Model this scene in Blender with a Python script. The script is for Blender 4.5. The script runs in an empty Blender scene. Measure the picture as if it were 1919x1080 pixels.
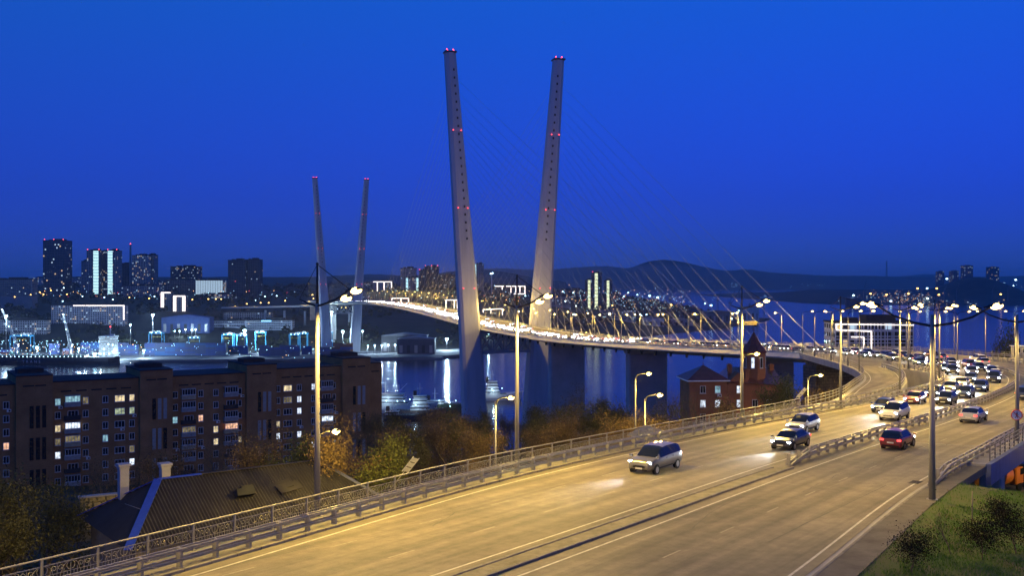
import bpy, bmesh, math, random
from mathutils import Vector, Matrix
R = math.radians
rng = random.Random(7)
# ---------------------------------------------------------------- camera, sky, exposure
scene = bpy.context.scene
H, F, HY = 95.0, 1880.0, 527.0            # eye height (m above the sea), focal length and horizon in photo pixels
cam_d = bpy.data.cameras.new('camera'); cam = bpy.data.objects.new('camera', cam_d)
scene.collection.objects.link(cam); scene.camera = cam
cam.location = (0, 0, H); cam.rotation_euler = (R(90), 0, 0)
cam_d.sensor_width = 36.0; cam_d.lens = 36.0*F/1919.0; cam_d.shift_y = -(540-HY)/1919.0
cam_d.clip_start = 0.5; cam_d.clip_end = 60000
world = bpy.data.worlds.new('World'); scene.world = world; world.use_nodes = True
wn = world.node_tree.nodes; wl = world.node_tree.links
bg = wn['Background']
sky = wn.new('ShaderNodeTexSky'); sky.sky_type = 'NISHITA'; sky.sun_disc = False
sky.sun_elevation = R(2.0); sky.sun_rotation = R(210); sky.altitude = 3000
sky.air_density = 1.0; sky.dust_density = 0.1; sky.ozone_density = 10.0
tint = wn.new('ShaderNodeMix'); tint.data_type = 'RGBA'; tint.blend_type = 'MULTIPLY'; tint.inputs[0].default_value = 1.0
tint.inputs[7].default_value = (0.05, 0.18, 0.27, 1)      # dusk, and the camera's cold white balance
air = wn.new('ShaderNodeMix'); air.data_type = 'RGBA'; air.blend_type = 'ADD'; air.inputs[0].default_value = 1.0
air.inputs[7].default_value = (0.013, 0.042, 0.19, 1)    # even twilight glow of the whole dome
wl.new(sky.outputs[0], tint.inputs[6]); wl.new(tint.outputs[2], air.inputs[6])
# the dusk dome deepens towards the horizon, the same all round
wtc = wn.new('ShaderNodeTexCoord'); wsp = wn.new('ShaderNodeSeparateXYZ'); wl.new(wtc.outputs['Generated'], wsp.inputs[0])
wrp = wn.new('ShaderNodeValToRGB'); wl.new(wsp.outputs['Z'], wrp.inputs['Fac'])
wrp.color_ramp.elements[0].position = 0.0; wrp.color_ramp.elements[0].color = (0.85, 0.36, 0.56, 1)
wrp.color_ramp.elements[1].position = 0.30; wrp.color_ramp.elements[1].color = (0.30, 1.0, 0.64, 1)
we = wrp.color_ramp.elements.new(0.08); we.color = (0.60, 0.46, 0.52, 1)
dome = wn.new('ShaderNodeMix'); dome.data_type = 'RGBA'; dome.blend_type = 'MULTIPLY'; dome.inputs[0].default_value = 1.0
wl.new(air.outputs[2], dome.inputs[6]); wl.new(wrp.outputs[0], dome.inputs[7]); wl.new(dome.outputs[2], bg.inputs[0])
bg.inputs[1].default_value = 1.68
vs = scene.view_settings; vs.view_transform = 'Standard'; vs.look = 'None'; vs.exposure = 0.0; vs.gamma = 1.0
try: vs.use_curve_mapping = False
except Exception: pass
scene.render.engine = 'CYCLES'
cy = scene.cycles
cy.max_bounces = 5; cy.diffuse_bounces = 2; cy.glossy_bounces = 3; cy.transmission_bounces = 4; cy.volume_bounces = 0
cy.transparent_max_bounces = 6; cy.sample_clamp_indirect = 3.0; cy.caustics_reflective = False; cy.caustics_refractive = False
cy.use_denoising = True; cy.use_light_tree = True
# ---------------------------------------------------------------- helpers
col = scene.collection
def at(px, py, Y): return Vector(((px-960.0)/F*Y, Y, H-(py-HY)/F*Y))
def tag(o, label=None, cat=None, group=None, kind=None):
    if label: o['label'] = label
    if cat: o['category'] = cat
    if group: o['group'] = group
    if kind: o['kind'] = kind
    return o
def empty(name, loc=(0,0,0), rz=0.0, label=None, cat=None, group=None):
    o = bpy.data.objects.new(name, None); col.objects.link(o)
    o.location = loc; o.rotation_euler = (0,0,rz); o.empty_display_size = 0.2
    return tag(o, label, cat, group)
def inst(name, me, parent=None, loc=(0,0,0), rot=(0,0,0), sc=(1,1,1)):
    o = bpy.data.objects.new(name, me); col.objects.link(o)
    o.location = loc; o.rotation_euler = rot; o.scale = sc
    if parent is not None: o.parent = parent
    return o
def copy_tree(o, parent=None):
    c = o.copy(); col.objects.link(c); c.parent = parent
    for ch in o.children: copy_tree(ch, c)
    return c
def smooth1(xs, ys):
    """monotone-ish cubic through points (finite-difference tangents)"""
    n = len(xs); m = []
    for i in range(n):
        if i == 0: m.append((ys[1]-ys[0])/(xs[1]-xs[0]))
        elif i == n-1: m.append((ys[-1]-ys[-2])/(xs[-1]-xs[-2]))
        else:
            h0 = xs[i]-xs[i-1]; h1 = xs[i+1]-xs[i]
            m.append(((ys[i]-ys[i-1])/h0*h1+(ys[i+1]-ys[i])/h1*h0)/(h0+h1))
    def f(x):
        if x <= xs[0]: return ys[0]+m[0]*(x-xs[0])
        if x >= xs[-1]: return ys[-1]+m[-1]*(x-xs[-1])
        for i in range(n-1):
            if x <= xs[i+1]:
                h = xs[i+1]-xs[i]; t = (x-xs[i])/h
                return ((2*t**3-3*t*t+1)*ys[i]+(t**3-2*t*t+t)*h*m[i]+(-2*t**3+3*t*t)*ys[i+1]+(t**3-t*t)*h*m[i+1])
    return f
def lin1(xs, ys):
    def f(x):
        if x <= xs[0]: return ys[0]
        for i in range(len(xs)-1):
            if x <= xs[i+1]: return ys[i]+(ys[i+1]-ys[i])*(x-xs[i])/(xs[i+1]-xs[i])
        return ys[-1]
    return f
ORD=['first','second','third','fourth','fifth','sixth','seventh','eighth','ninth','tenth','eleventh','twelfth','thirteenth','fourteenth','fifteenth','sixteenth','seventeenth','eighteenth','nineteenth','twentieth','twenty-first','twenty-second','twenty-third','twenty-fourth','twenty-fifth','twenty-sixth','twenty-seventh']
class MB:
    """collects shapes; build() links them as one mesh object"""
    def __init__(s): s.v=[]; s.f=[]; s.m=[]; s.sm=[]; s.uv=None
    def add(s, vs, fs, mi=0, M=None, smooth=False):
        b=len(s.v)
        for p in vs:
            p=Vector(p)
            if M is not None: p=M@p
            s.v.append((p.x,p.y,p.z))
        for f in fs: s.f.append([b+i for i in f]); s.m.append(mi); s.sm.append(smooth)
    def box(s, c, d, mi=0, rz=0.0, M=None, bev=0.0):
        x,y,z=d[0]/2,d[1]/2,d[2]/2
        if bev>0:
            e=bev; vs=[]; ix={}
            for sx in (-1,1):
                for sy in (-1,1):
                    for sz in (-1,1):
                        for ax,q in enumerate(((sx*x,sy*(y-e),sz*(z-e)),(sx*(x-e),sy*y,sz*(z-e)),(sx*(x-e),sy*(y-e),sz*z))):
                            ix[(sx,sy,sz,ax)]=len(vs); vs.append(q)
            fs=[]
            for a in (-1,1):
                fs.append([ix[(a,p,q,0)] for p,q in ((-1,-1),(1,-1),(1,1),(-1,1))]); fs.append([ix[(p,a,q,1)] for p,q in ((-1,-1),(1,-1),(1,1),(-1,1))]); fs.append([ix[(p,q,a,2)] for p,q in ((-1,-1),(1,-1),(1,1),(-1,1))])
                for b in (-1,1):
                    fs.append([ix[(a,b,-1,0)],ix[(a,b,-1,1)],ix[(a,b,1,1)],ix[(a,b,1,0)]]); fs.append([ix[(a,-1,b,0)],ix[(a,-1,b,2)],ix[(a,1,b,2)],ix[(a,1,b,0)]]); fs.append([ix[(-1,a,b,1)],ix[(-1,a,b,2)],ix[(1,a,b,2)],ix[(1,a,b,1)]])
                    for d3 in (-1,1): fs.append([ix[(a,b,d3,0)],ix[(a,b,d3,1)],ix[(a,b,d3,2)]])
            out=[]
            for f in fs:
                P=[Vector(vs[k]) for k in f]; n=(P[1]-P[0]).cross(P[2]-P[0]); m=sum(P,Vector())/len(P)
                out.append(f if n.dot(m)>0 else f[::-1])
            T=Matrix.Translation(c)@Matrix.Rotation(rz,4,'Z')
            if M is not None: T=M@T
            s.add(vs,out,mi,T); return
        vs=[(-x,-y,-z),(x,-y,-z),(x,y,-z),(-x,y,-z),(-x,-y,z),(x,-y,z),(x,y,z),(-x,y,z)]
        T=Matrix.Translation(c)@Matrix.Rotation(rz,4,'Z')
        if M is not None: T=M@T
        s.add(vs,[(0,3,2,1),(4,5,6,7),(0,1,5,4),(1,2,6,5),(2,3,7,6),(3,0,4,7)],mi,T)
    def hexa(s, lo, hi, mi=0, M=None):
        """lo, hi: four points each, counter-clockwise"""
        s.add(list(lo)+list(hi),[(3,2,1,0),(4,5,6,7),(0,1,5,4),(1,2,6,5),(2,3,7,6),(3,0,4,7)],mi,M)
    def bar(s, a, b, w, h=None, mi=0, M=None, up=(0,0,1)):
        a=Vector(a); b=Vector(b); h=h or w; d=(b-a); L=d.length
        if L<1e-6: return
        d/=L; u=Vector(up)
        if abs(d.dot(u))>0.98: u=Vector((0,1,0)) if abs(d.y)<0.9 else Vector((1,0,0))
        x=d.cross(u).normalized(); y=x.cross(d)
        q=[x*w/2*i+y*h/2*j for i,j in ((-1,-1),(1,-1),(1,1),(-1,1))]
        s.add([a+p for p in q]+[b+p for p in q],[(0,1,2,3),(7,6,5,4),(0,4,5,1),(1,5,6,2),(2,6,7,3),(3,7,4,0)],mi,M)
    def tube(s, pts, r, n=6, mi=0, M=None, cap=True, smooth=True):
        pts=[Vector(p) for p in pts]; k=len(pts)
        rs=r if isinstance(r,(list,tuple)) else [r]*k
        vs=[]; pu=None
        for i,p in enumerate(pts):
            d=(pts[min(i+1,k-1)]-pts[max(i-1,0)]).normalized()
            if pu is None:
                u=Vector((0,0,1)) if abs(d.z)<0.9 else Vector((1,0,0))
            else: u=pu
            x=d.cross(u)
            if x.length<1e-5: x=d.cross(Vector((0,1,0)))
            x.normalize(); y=x.cross(d).normalized(); pu=y
            for j in range(n):
                a=2*math.pi*j/n; vs.append(p+(x*math.cos(a)+y*math.sin(a))*rs[i])
        fs=[]
        for i in range(k-1):
            for j in range(n): fs.append((i*n+j,i*n+(j+1)%n,(i+1)*n+(j+1)%n,(i+1)*n+j))
        s.add(vs,fs,mi,M,smooth)
        if cap:
            b=len(s.v)-len(vs)
            s.f.append([b+j for j in range(n)][::-1]); s.m.append(mi); s.sm.append(False)
            s.f.append([b+(k-1)*n+j for j in range(n)]); s.m.append(mi); s.sm.append(False)
    def cyl(s, c, r, h, n=12, mi=0, r2=None, M=None, smooth=True):
        c=Vector(c); s.tube([c,c+Vector((0,0,h))],[r,r if r2 is None else r2],n,mi,M,True,smooth)
    def ball(s, c, r, mi=0, n=8, k=5, sc=(1,1,1), M=None):
        vs=[];fs=[]
        for i in range(1,k):
            t=math.pi*i/k
            for j in range(n):
                a=2*math.pi*j/n
                vs.append((c[0]+r*sc[0]*math.sin(t)*math.cos(a),c[1]+r*sc[1]*math.sin(t)*math.sin(a),c[2]+r*sc[2]*math.cos(t)))
        T=len(vs); vs+=[(c[0],c[1],c[2]+r*sc[2]),(c[0],c[1],c[2]-r*sc[2])]
        for i in range(k-2):
            for j in range(n): fs.append((i*n+j,(i+1)*n+j,(i+1)*n+(j+1)%n,i*n+(j+1)%n))
        for j in range(n): fs.append((T,j,(j+1)%n)); fs.append((T+1,(k-2)*n+(j+1)%n,(k-2)*n+j))
        s.add(vs,fs,mi,M,True)
    def prism(s, poly, a, b, axis='y', mi=0, M=None):
        """2-D polygon swept along one axis from a to b"""
        n=len(poly)
        def P(p,t):
            if axis=='y': return (p[0],t,p[1])
            if axis=='x': return (t,p[0],p[1])
            return (p[0],p[1],t)
        vs=[P(p,a) for p in poly]+[P(p,b) for p in poly]
        fs=[list(range(n))[::-1],list(range(n,2*n))]+[(i,(i+1)%n,n+(i+1)%n,n+i) for i in range(n)]
        s.add(vs,fs,mi,M)
    def sweep(s, path, prof, mi=0, closed=True, cap=True):
        """profile (offset to the right, up) carried along a path of (point, right-vector)"""
        n=len(prof); vs=[]; fs=[]
        for p,r in path:
            for a,b in prof: vs.append((p[0]+r[0]*a,p[1]+r[1]*a,p[2]+b))
        m=n if closed else n-1
        for i in range(len(path)-1):
            for j in range(m): fs.append((i*n+j,(i+1)*n+j,(i+1)*n+(j+1)%n,i*n+(j+1)%n))
        if cap and closed:
            fs.append(list(range(n))); fs.append([ (len(path)-1)*n+j for j in range(n)][::-1])
        s.add(vs,fs,mi)
    def mesh(s, name, mats):
        me=bpy.data.meshes.new(name); me.from_pydata(s.v,[],s.f)
        if not isinstance(mats,(list,tuple)): mats=[mats]
        for m in mats: me.materials.append(m)
        me.polygons.foreach_set('material_index',s.m); me.polygons.foreach_set('use_smooth',s.sm)
        if s.uv:
            ul=me.uv_layers.new(name='UVMap'); ul.data.foreach_set('uv',[c for l in me.loops for c in s.uv[l.vertex_index]])
        me.update(); return me
    def build(s, name, mats, parent=None, loc=(0,0,0), rot=(0,0,0)):
        return inst(name, s.mesh(name,mats), parent, loc, rot)
def fixn(o):
    bm=bmesh.new(); bm.from_mesh(o.data); bmesh.ops.recalc_face_normals(bm,faces=bm.faces); bm.to_mesh(o.data); bm.free(); return o
# ---------------------------------------------------------------- materials
MATS={}
def mat(name, c, rough=0.8, var=0.25, scale=1.0, bump=0.0, bscale=None, metal=0.0, spec=0.3, c2=None, coord='Object', stretch=None, detail=6):
    if name in MATS: return MATS[name]
    m=bpy.data.materials.new(name); m.use_nodes=True; nt=m.node_tree; p=nt.nodes['Principled BSDF']
    p.inputs['Roughness'].default_value=rough; p.inputs['Metallic'].default_value=metal
    p.inputs['Specular IOR Level'].default_value=spec
    tc=nt.nodes.new('ShaderNodeTexCoord'); src=tc.outputs[coord] if coord!='World' else None
    if src is None:
        g=nt.nodes.new('ShaderNodeNewGeometry'); src=g.outputs['Position']
    if stretch:
        mp=nt.nodes.new('ShaderNodeMapping'); mp.inputs['Scale'].default_value=stretch
        nt.links.new(src,mp.inputs['Vector']); src=mp.outputs['Vector']
    nz=nt.nodes.new('ShaderNodeTexNoise'); nz.inputs['Scale'].default_value=scale; nz.inputs['Detail'].default_value=detail
    nz.inputs['Roughness'].default_value=0.65
    nt.links.new(src,nz.inputs['Vector'])
    rp=nt.nodes.new('ShaderNodeValToRGB'); rp.color_ramp.elements[0].position=0.3; rp.color_ramp.elements[1].position=0.7
    d=c2 if c2 else tuple(x*(1-var) for x in c); u=c if c2 else tuple(min(1,x*(1+var)) for x in c)
    rp.color_ramp.elements[0].color=(*d,1); rp.color_ramp.elements[1].color=(*u,1)
    nt.links.new(nz.outputs['Fac'],rp.inputs['Fac']); nt.links.new(rp.outputs['Color'],p.inputs['Base Color'])
    if bump>0:
        n2=nt.nodes.new('ShaderNodeTexNoise'); n2.inputs['Scale'].default_value=bscale or scale*8; n2.inputs['Detail'].default_value=4
        nt.links.new(src,n2.inputs['Vector'])
        bp=nt.nodes.new('ShaderNodeBump'); bp.inputs['Strength'].default_value=bump; bp.inputs['Distance'].default_value=0.05
        nt.links.new(n2.outputs['Fac'],bp.inputs['Height']); nt.links.new(bp.outputs['Normal'],p.inputs['Normal'])
    MATS[name]=m; return m
def emis(name, c, s, base=(0.02,0.02,0.02), var=0.0, scale=2.0, sample=False):
    if name in MATS: return MATS[name]
    m=bpy.data.materials.new(name); m.use_nodes=True; nt=m.node_tree; p=nt.nodes['Principled BSDF']
    p.inputs['Base Color'].default_value=(*base,1); p.inputs['Roughness'].default_value=0.3
    p.inputs['Emission Color'].default_value=(*c,1); p.inputs['Emission Strength'].default_value=s
    if var>0:
        tc=nt.nodes.new('ShaderNodeTexCoord'); nz=nt.nodes.new('ShaderNodeTexNoise'); nz.inputs['Scale'].default_value=scale
        oi=nt.nodes.new('ShaderNodeObjectInfo'); av=nt.nodes.new('ShaderNodeVectorMath'); av.operation='ADD'
        nt.links.new(tc.outputs['Object'],av.inputs[0]); nt.links.new(oi.outputs['Location'],av.inputs[1]); nt.links.new(av.outputs[0],nz.inputs['Vector'])
        mr=nt.nodes.new('ShaderNodeMapRange'); mr.inputs['From Min'].default_value=0.3; mr.inputs['From Max'].default_value=0.7
        mr.inputs['To Min'].default_value=s*(1-var); mr.inputs['To Max'].default_value=s*(1+var)
        nt.links.new(nz.outputs['Fac'],mr.inputs['Value']); nt.links.new(mr.outputs[0],p.inputs['Emission Strength'])
    m.cycles.emission_sampling='AUTO' if sample else 'NONE'
    MATS[name]=m; return m
def brick_mat(name, c1, c2, mortar, sx=0.25, sy=0.075, rough=0.9, bump=0.4):
    if name in MATS: return MATS[name]
    m=bpy.data.materials.new(name); m.use_nodes=True; nt=m.node_tree; p=nt.nodes['Principled BSDF']; p.inputs['Roughness'].default_value=rough
    p.inputs['Specular IOR Level'].default_value=0.2
    tc=nt.nodes.new('ShaderNodeTexCoord'); sp=nt.nodes.new('ShaderNodeSeparateXYZ'); cb=nt.nodes.new('ShaderNodeCombineXYZ')
    ad=nt.nodes.new('ShaderNodeMath'); ad.operation='ADD'
    nt.links.new(tc.outputs['Object'],sp.inputs[0]); nt.links.new(sp.outputs['X'],ad.inputs[0]); nt.links.new(sp.outputs['Y'],ad.inputs[1])
    nt.links.new(ad.outputs[0],cb.inputs['X']); nt.links.new(sp.outputs['Z'],cb.inputs['Y'])
    b=nt.nodes.new('ShaderNodeTexBrick'); b.inputs['Scale'].default_value=1.0
    b.inputs['Brick Width'].default_value=sx; b.inputs['Row Height'].default_value=sy; b.inputs['Mortar Size'].default_value=sy*0.1
    b.inputs['Color1'].default_value=(*c1,1); b.inputs['Color2'].default_value=(*c2,1); b.inputs['Mortar'].default_value=(*mortar,1)
    nt.links.new(cb.outputs[0],b.inputs['Vector'])
    nz=nt.nodes.new('ShaderNodeTexNoise'); nz.inputs['Scale'].default_value=0.35; nz.inputs['Detail'].default_value=8
    nt.links.new(tc.outputs['Object'],nz.inputs['Vector'])
    mr=nt.nodes.new('ShaderNodeMapRange'); mr.inputs['To Min'].default_value=0.45; mr.inputs['To Max'].default_value=1.45
    nt.links.new(nz.outputs['Fac'],mr.inputs['Value'])
    mx=nt.nodes.new('ShaderNodeMix'); mx.data_type='RGBA'; mx.blend_type='MULTIPLY'; mx.inputs[0].default_value=1
    nt.links.new(b.outputs['Color'],mx.inputs[6]); nt.links.new(mr.outputs[0],mx.inputs[7]); nt.links.new(mx.outputs[2],p.inputs['Base Color'])
    bp=nt.nodes.new('ShaderNodeBump'); bp.inputs['Strength'].default_value=bump; bp.inputs['Distance'].default_value=0.02; bp.invert=True
    nt.links.new(b.outputs['Fac'],bp.inputs['Height']); nt.links.new(bp.outputs['Normal'],p.inputs['Normal'])
    MATS[name]=m; return m
CONC=mat('concrete',(0.34,0.33,0.32),0.85,0.18,0.5,0.25,12)
PYL=mat('pylon_concrete',(0.42,0.43,0.49),0.75,0.14,0.25,0.1,3,stretch=(1,1,0.12))
PIER=mat('pier_concrete',(0.42,0.40,0.39),0.85,0.2,0.15,0.1,3)
STEEL=mat('galvanised_steel',(0.32,0.31,0.30),0.42,0.2,3.0,0.0,metal=0.55,spec=0.5)
POLE=mat('pole_steel',(0.24,0.235,0.23),0.45,0.2,2.0,metal=0.4,spec=0.5,stretch=(1,1,0.2))
DARKST=mat('dark_steel',(0.035,0.035,0.038),0.5,0.3,2.0,metal=0.3)
WHITEP=mat('white_paint',(0.72,0.72,0.70),0.5,0.1,2.0)
GLASS=mat('dark_glass',(0.012,0.016,0.024),0.06,0.3,1.0,spec=0.6)
SOD=emis('sodium_lens',(1.0,0.66,0.20),9)
SODF=emis('sodium_lens_far',(1.0,0.58,0.14),8)
COOL=emis('flood_lens',(0.40,0.76,1.0),16)
COOLF=emis('flood_lens_far',(0.48,0.78,1.0),9)
RED=emis('red_beacon',(1.0,0.06,0.08),6)
LEDW=emis('led_strip',(1.0,0.86,0.80),3)
def spot(name, parent, loc, power, color, size=R(150), blend=0.6, radius=0.12, rot=(0,0,0)):
    l=bpy.data.lights.new(name,'SPOT'); l.energy=power; l.color=color; l.spot_size=size; l.spot_blend=blend; l.shadow_soft_size=radius
    o=bpy.data.objects.new(name,l); col.objects.link(o); o.location=loc; o.rotation_euler=rot; o.parent=parent; return o
def point(name, parent, loc, power, color, radius=0.3):
    l=bpy.data.lights.new(name,'POINT'); l.energy=power; l.color=color; l.shadow_soft_size=radius
    o=bpy.data.objects.new(name,l); col.objects.link(o); o.location=loc; o.parent=parent; return o
# ---------------------------------------------------------------- plan of the place (all in metres; x to the right, y away, z up)
def zr(Y): return 84.2-0.031*Y                       # road plane of the curved approach
L0=smooth1([-12,20,37.1,47.9,66.6,81.5,95.6,107.7,122,141.7,159,180,207,231,252,270],
           [-50.5,-29.6,-18.9,-12.6,-1.4,9.6,20.6,29.8,39,48.2,55.7,62.5,68.3,71.6,74.4,77.6])     # outer railing
EL=smooth1([-12,37,66.6,95.6,105,121.5,137.5,148,161,174,184,192,199],
           [-48.6,-17,0.45,22.4,30.2,44,56.2,63,69,73.4,75.2,75.2,73.0])                          # left guard rail of the main carriageway
B2=smooth1([112,121.5,137.5,151,168,184,199],[34.9,42.0,52.6,59.0,65.6,70.4,73.0])                # guard rail between slip road and gap
MD=smooth1([-12,49,68.2,79.4,100.7,131.7,153,168.3,192,219,248,274],
           [-40.3,3.3,17,25.3,41.8,63.7,76.4,83.7,90.2,93.0,92.4,91.2])                          # median
RR=smooth1([-12,41,61,73.5,90.5,110,132,152,170,190,215,238,258,278],
           [-22,12.4,25.0,33.9,46.2,61.4,79,94,106,115.5,120,118,112,104.5])                     # right edge
def base(Y): return lin1([60,75,230,400,560,700],[75,75,55.6,24,-4,-12])(Y)
def ground(x,y):
    z=base(y)+0.1*max(-60,min(x,0))*(1 if y<240 else max(0,1-(y-240)/200))
    if x>90: z-=min(30,(x-90)*0.18)
    return z
def asphalt_mat():
    m=bpy.data.materials.new('asphalt'); m.use_nodes=True; nt=m.node_tree; p=nt.nodes['Principled BSDF']; N=nt.nodes.new; L=nt.links.new
    p.inputs['Roughness'].default_value=0.72; p.inputs['Specular IOR Level'].default_value=0.4
    g=N('ShaderNodeNewGeometry'); uv=N('ShaderNodeTexCoord')
    def noise(src,sc,det,lo,hi,stretch=None):
        if stretch:
            mp=N('ShaderNodeMapping'); mp.inputs['Scale'].default_value=stretch; L(src,mp.inputs['Vector']); src=mp.outputs[0]
        n=N('ShaderNodeTexNoise'); n.inputs['Scale'].default_value=sc; n.inputs['Detail'].default_value=det; n.inputs['Roughness'].default_value=0.62; L(src,n.inputs['Vector'])
        r=N('ShaderNodeMapRange'); r.inputs['From Min'].default_value=0.3; r.inputs['From Max'].default_value=0.7; r.inputs['To Min'].default_value=lo; r.inputs['To Max'].default_value=hi; L(n.outputs['Fac'],r.inputs['Value']); return r.outputs[0]
    def mul(a,b):
        k=N('ShaderNodeMath'); k.operation='MULTIPLY'; L(a,k.inputs[0]); L(b,k.inputs[1]); return k.outputs[0]
    f=mul(noise(g.outputs['Position'],0.10,5,0.72,1.25),noise(g.outputs['Position'],1.4,8,0.78,1.2))
    f=mul(f,noise(uv.outputs['UV'],1.0,5,0.62,1.3,(0.9,0.02,1)))       # wear drawn out along the lanes
    su=N('ShaderNodeSeparateXYZ'); L(uv.outputs['UV'],su.inputs[0]); k1=N('ShaderNodeMath'); k1.operation='MULTIPLY'; k1.inputs[1].default_value=3.59; L(su.outputs['X'],k1.inputs[0]); k2=N('ShaderNodeMath'); k2.operation='SINE'; L(k1.outputs[0],k2.inputs[0]); k3=N('ShaderNodeMapRange'); k3.inputs['From Min'].default_value=-1; k3.inputs['To Min'].default_value=0.86; k3.inputs['To Max'].default_value=1.06; L(k2.outputs[0],k3.inputs['Value'])
    f=mul(f,k3.outputs[0])                                              # wheel tracks
    f=mul(f,noise(g.outputs['Position'],26,3,0.80,1.2))                 # stone grain
    vo=N('ShaderNodeTexVoronoi'); mp=N('ShaderNodeMapping'); mp.inputs['Scale'].default_value=(0.28,0.055,1); L(uv.outputs['UV'],mp.inputs['Vector']); L(mp.outputs[0],vo.inputs['Vector']); vo.inputs['Scale'].default_value=1.0; vo.distance='CHEBYCHEV'
    sx=N('ShaderNodeSeparateColor'); L(vo.outputs['Color'],sx.inputs[0]); mr=N('ShaderNodeMapRange'); mr.inputs['From Min'].default_value=0.0; mr.inputs['From Max'].default_value=1.0; mr.inputs['To Min'].default_value=0.93; mr.inputs['To Max'].default_value=1.05; L(sx.outputs[0],mr.inputs['Value'])
    f=mul(f,mr.outputs[0])                                              # resurfaced patches
    c=N('ShaderNodeMix'); c.data_type='RGBA'; c.blend_type='MULTIPLY'; c.inputs[0].default_value=1; c.inputs[6].default_value=(0.190,0.166,0.122,1); L(f,c.inputs[7]); L(c.outputs[2],p.inputs['Base Color'])
    n=N('ShaderNodeTexNoise'); n.inputs['Scale'].default_value=30; n.inputs['Detail'].default_value=3; L(g.outputs['Position'],n.inputs['Vector']); b=N('ShaderNodeBump'); b.inputs['Strength'].default_value=0.5; b.inputs['Distance'].default_value=0.03; L(n.outputs['Fac'],b.inputs['Height']); L(b.outputs[0],p.inputs['Normal'])
    MATS['asphalt']=m; return m
ASPH=asphalt_mat()
ASPH2=mat('asphalt_walk',(0.12,0.11,0.10),0.9,0.3,0.8,0.4,25,coord='World')
KERB=mat('kerb_concrete',(0.20,0.185,0.165),0.85,0.25,1.2,0.3,14,coord='World')
PAINT=mat('road_paint',(0.50,0.48,0.43),0.7,0.35,3.0,coord='World')
SOIL=mat('hillside_soil',(0.055,0.048,0.032),0.95,0.4,0.15,0.6,1.5,c2=(0.022,0.024,0.012),coord='World')
GRASSB=mat('grass_ground',(0.06,0.13,0.015),0.95,0.4,0.5,0.5,8,c2=(0.13,0.11,0.05),coord='World')
WOODS=mat('far_slope',(0.035,0.035,0.028),0.95,0.5,0.02,0.6,0.2,coord='World')
HILL=mat('far_hill',(0.03,0.034,0.025),0.95,0.4,0.002,coord='World')
def strip(name, f1, f2, y0, y1, dz, m, dy=2.0, nx=6, thick=0.0):
    mb=MB(); n=max(2,int((y1-y0)/dy)); ys=[y0+(y1-y0)*i/n for i in range(n+1)]
    vs=[(f1(y)+(f2(y)-f1(y))*j/nx,y,zr(y)+dz) for y in ys for j in range(nx+1)]
    fs=[(i*(nx+1)+j,i*(nx+1)+j+1,(i+1)*(nx+1)+j+1,(i+1)*(nx+1)+j) for i in range(n) for j in range(nx)]
    mb.add(vs,fs); mb.uv=[(v[0]-MD(v[1]),v[1]*1.25) for v in vs]
    if thick>0:
        mb.uv=None
        b=[(f(y),y,zr(y)+dz-thick) for y in ys for f in (f1,f2)]
        t=[(f(y),y,zr(y)+dz) for y in ys for f in (f1,f2)]
        k=len(t); ff=[]
        for i in range(n):
            ff.append((2*i,2*i+2,k+2*i+2,k+2*i)); ff.append((2*i+1,k+2*i+1,k+2*i+3,2*i+3)); ff.append((k+2*i,k+2*i+2,k+2*i+3,k+2*i+1))
        ff.append((0,k,k+1,1)); ff.append((2*n,2*n+1,k+2*n+1,k+2*n))
        mb.add(t+b,ff)
    o=mb.build(name,m); return tag(o,kind='structure')
off=lambda f,d: (lambda y: f(y)+d)
# one road slab carries everything; sheets lie on it
strip('approach_viaduct',off(L0,-0.35),RR,-12,100,-0.02,CONC,thick=1.3)
def void_l(y): return min(B2(y),EL(y)-0.3)
strip('approach_viaduct',off(L0,-0.35),off(B2,0.35),100.0,199,-0.02,CONC,thick=1.3)
strip('approach_viaduct',off(EL,-0.5),RR,100.0,199,-0.025,CONC,thick=1.3)
strip('approach_viaduct',off(L0,-0.35),RR,199,272,-0.02,CONC,thick=1.3)
strip('main_road',off(EL,0.55),off(MD,0.0),-12,199,0.0,ASPH)
strip('main_road',off(L0,0.4),MD,199,272,0.0,ASPH)
strip('main_road',MD,off(RR,-0.4),-12,272,0.0,ASPH)
strip('slip_road',off(L0,0.4),off(B2,-0.4),112,199,0.0,ASPH)
strip('sidewalk',off(L0,-0.3),off(EL,0.5),-12,112,0.10,mat('sidewalk_concrete',(0.17,0.16,0.145),0.9,0.3,0.9,0.3,20,coord='World'),thick=0.12)
walk=strip('sidewalk',off(RR,0.0),off(RR,1.75),-12,70,0.05,ASPH2,thick=0.5)
# kerbs: separate stones along the road edges
def kerb_run(f, y0, y1, d, w, h, step=1.0, name='kerb'):
    me=None; mb=MB(); mb.box((0,0,h/2-0.03),(step*0.985,w,h+0.06),bev=0.025); me=mb.mesh('kerb_stone',KERB)
    root=tag(bpy.data.objects.new(name,None),kind='structure'); col.objects.link(root)
    y=y0
    while y<y1:
        dx=(f(y+0.5)-f(y-0.5)); L=math.hypot(dx,1); yn=y+step/L; ym=(y+yn)/2
        a=math.atan2(1,dx); s=math.sin(a)
        o=inst('kerb_stone',me,root,(f(ym)+d/s,ym,zr(ym)+rng.uniform(-0.006,0.006)),(0.0,math.atan(0.031*s),a+rng.uniform(-0.006,0.006)))
        y=yn
    return root
kerb_run(EL,34,112,0.45,0.22,0.14,1.5)
kerb_run(RR,36,72,0.0,0.16,0.07,1.5)
kerb_run(MD,34,69,0.12,0.22,0.11,1.5)
kerb_run(MD,34,69,1.25,0.22,0.11,1.5)
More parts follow.
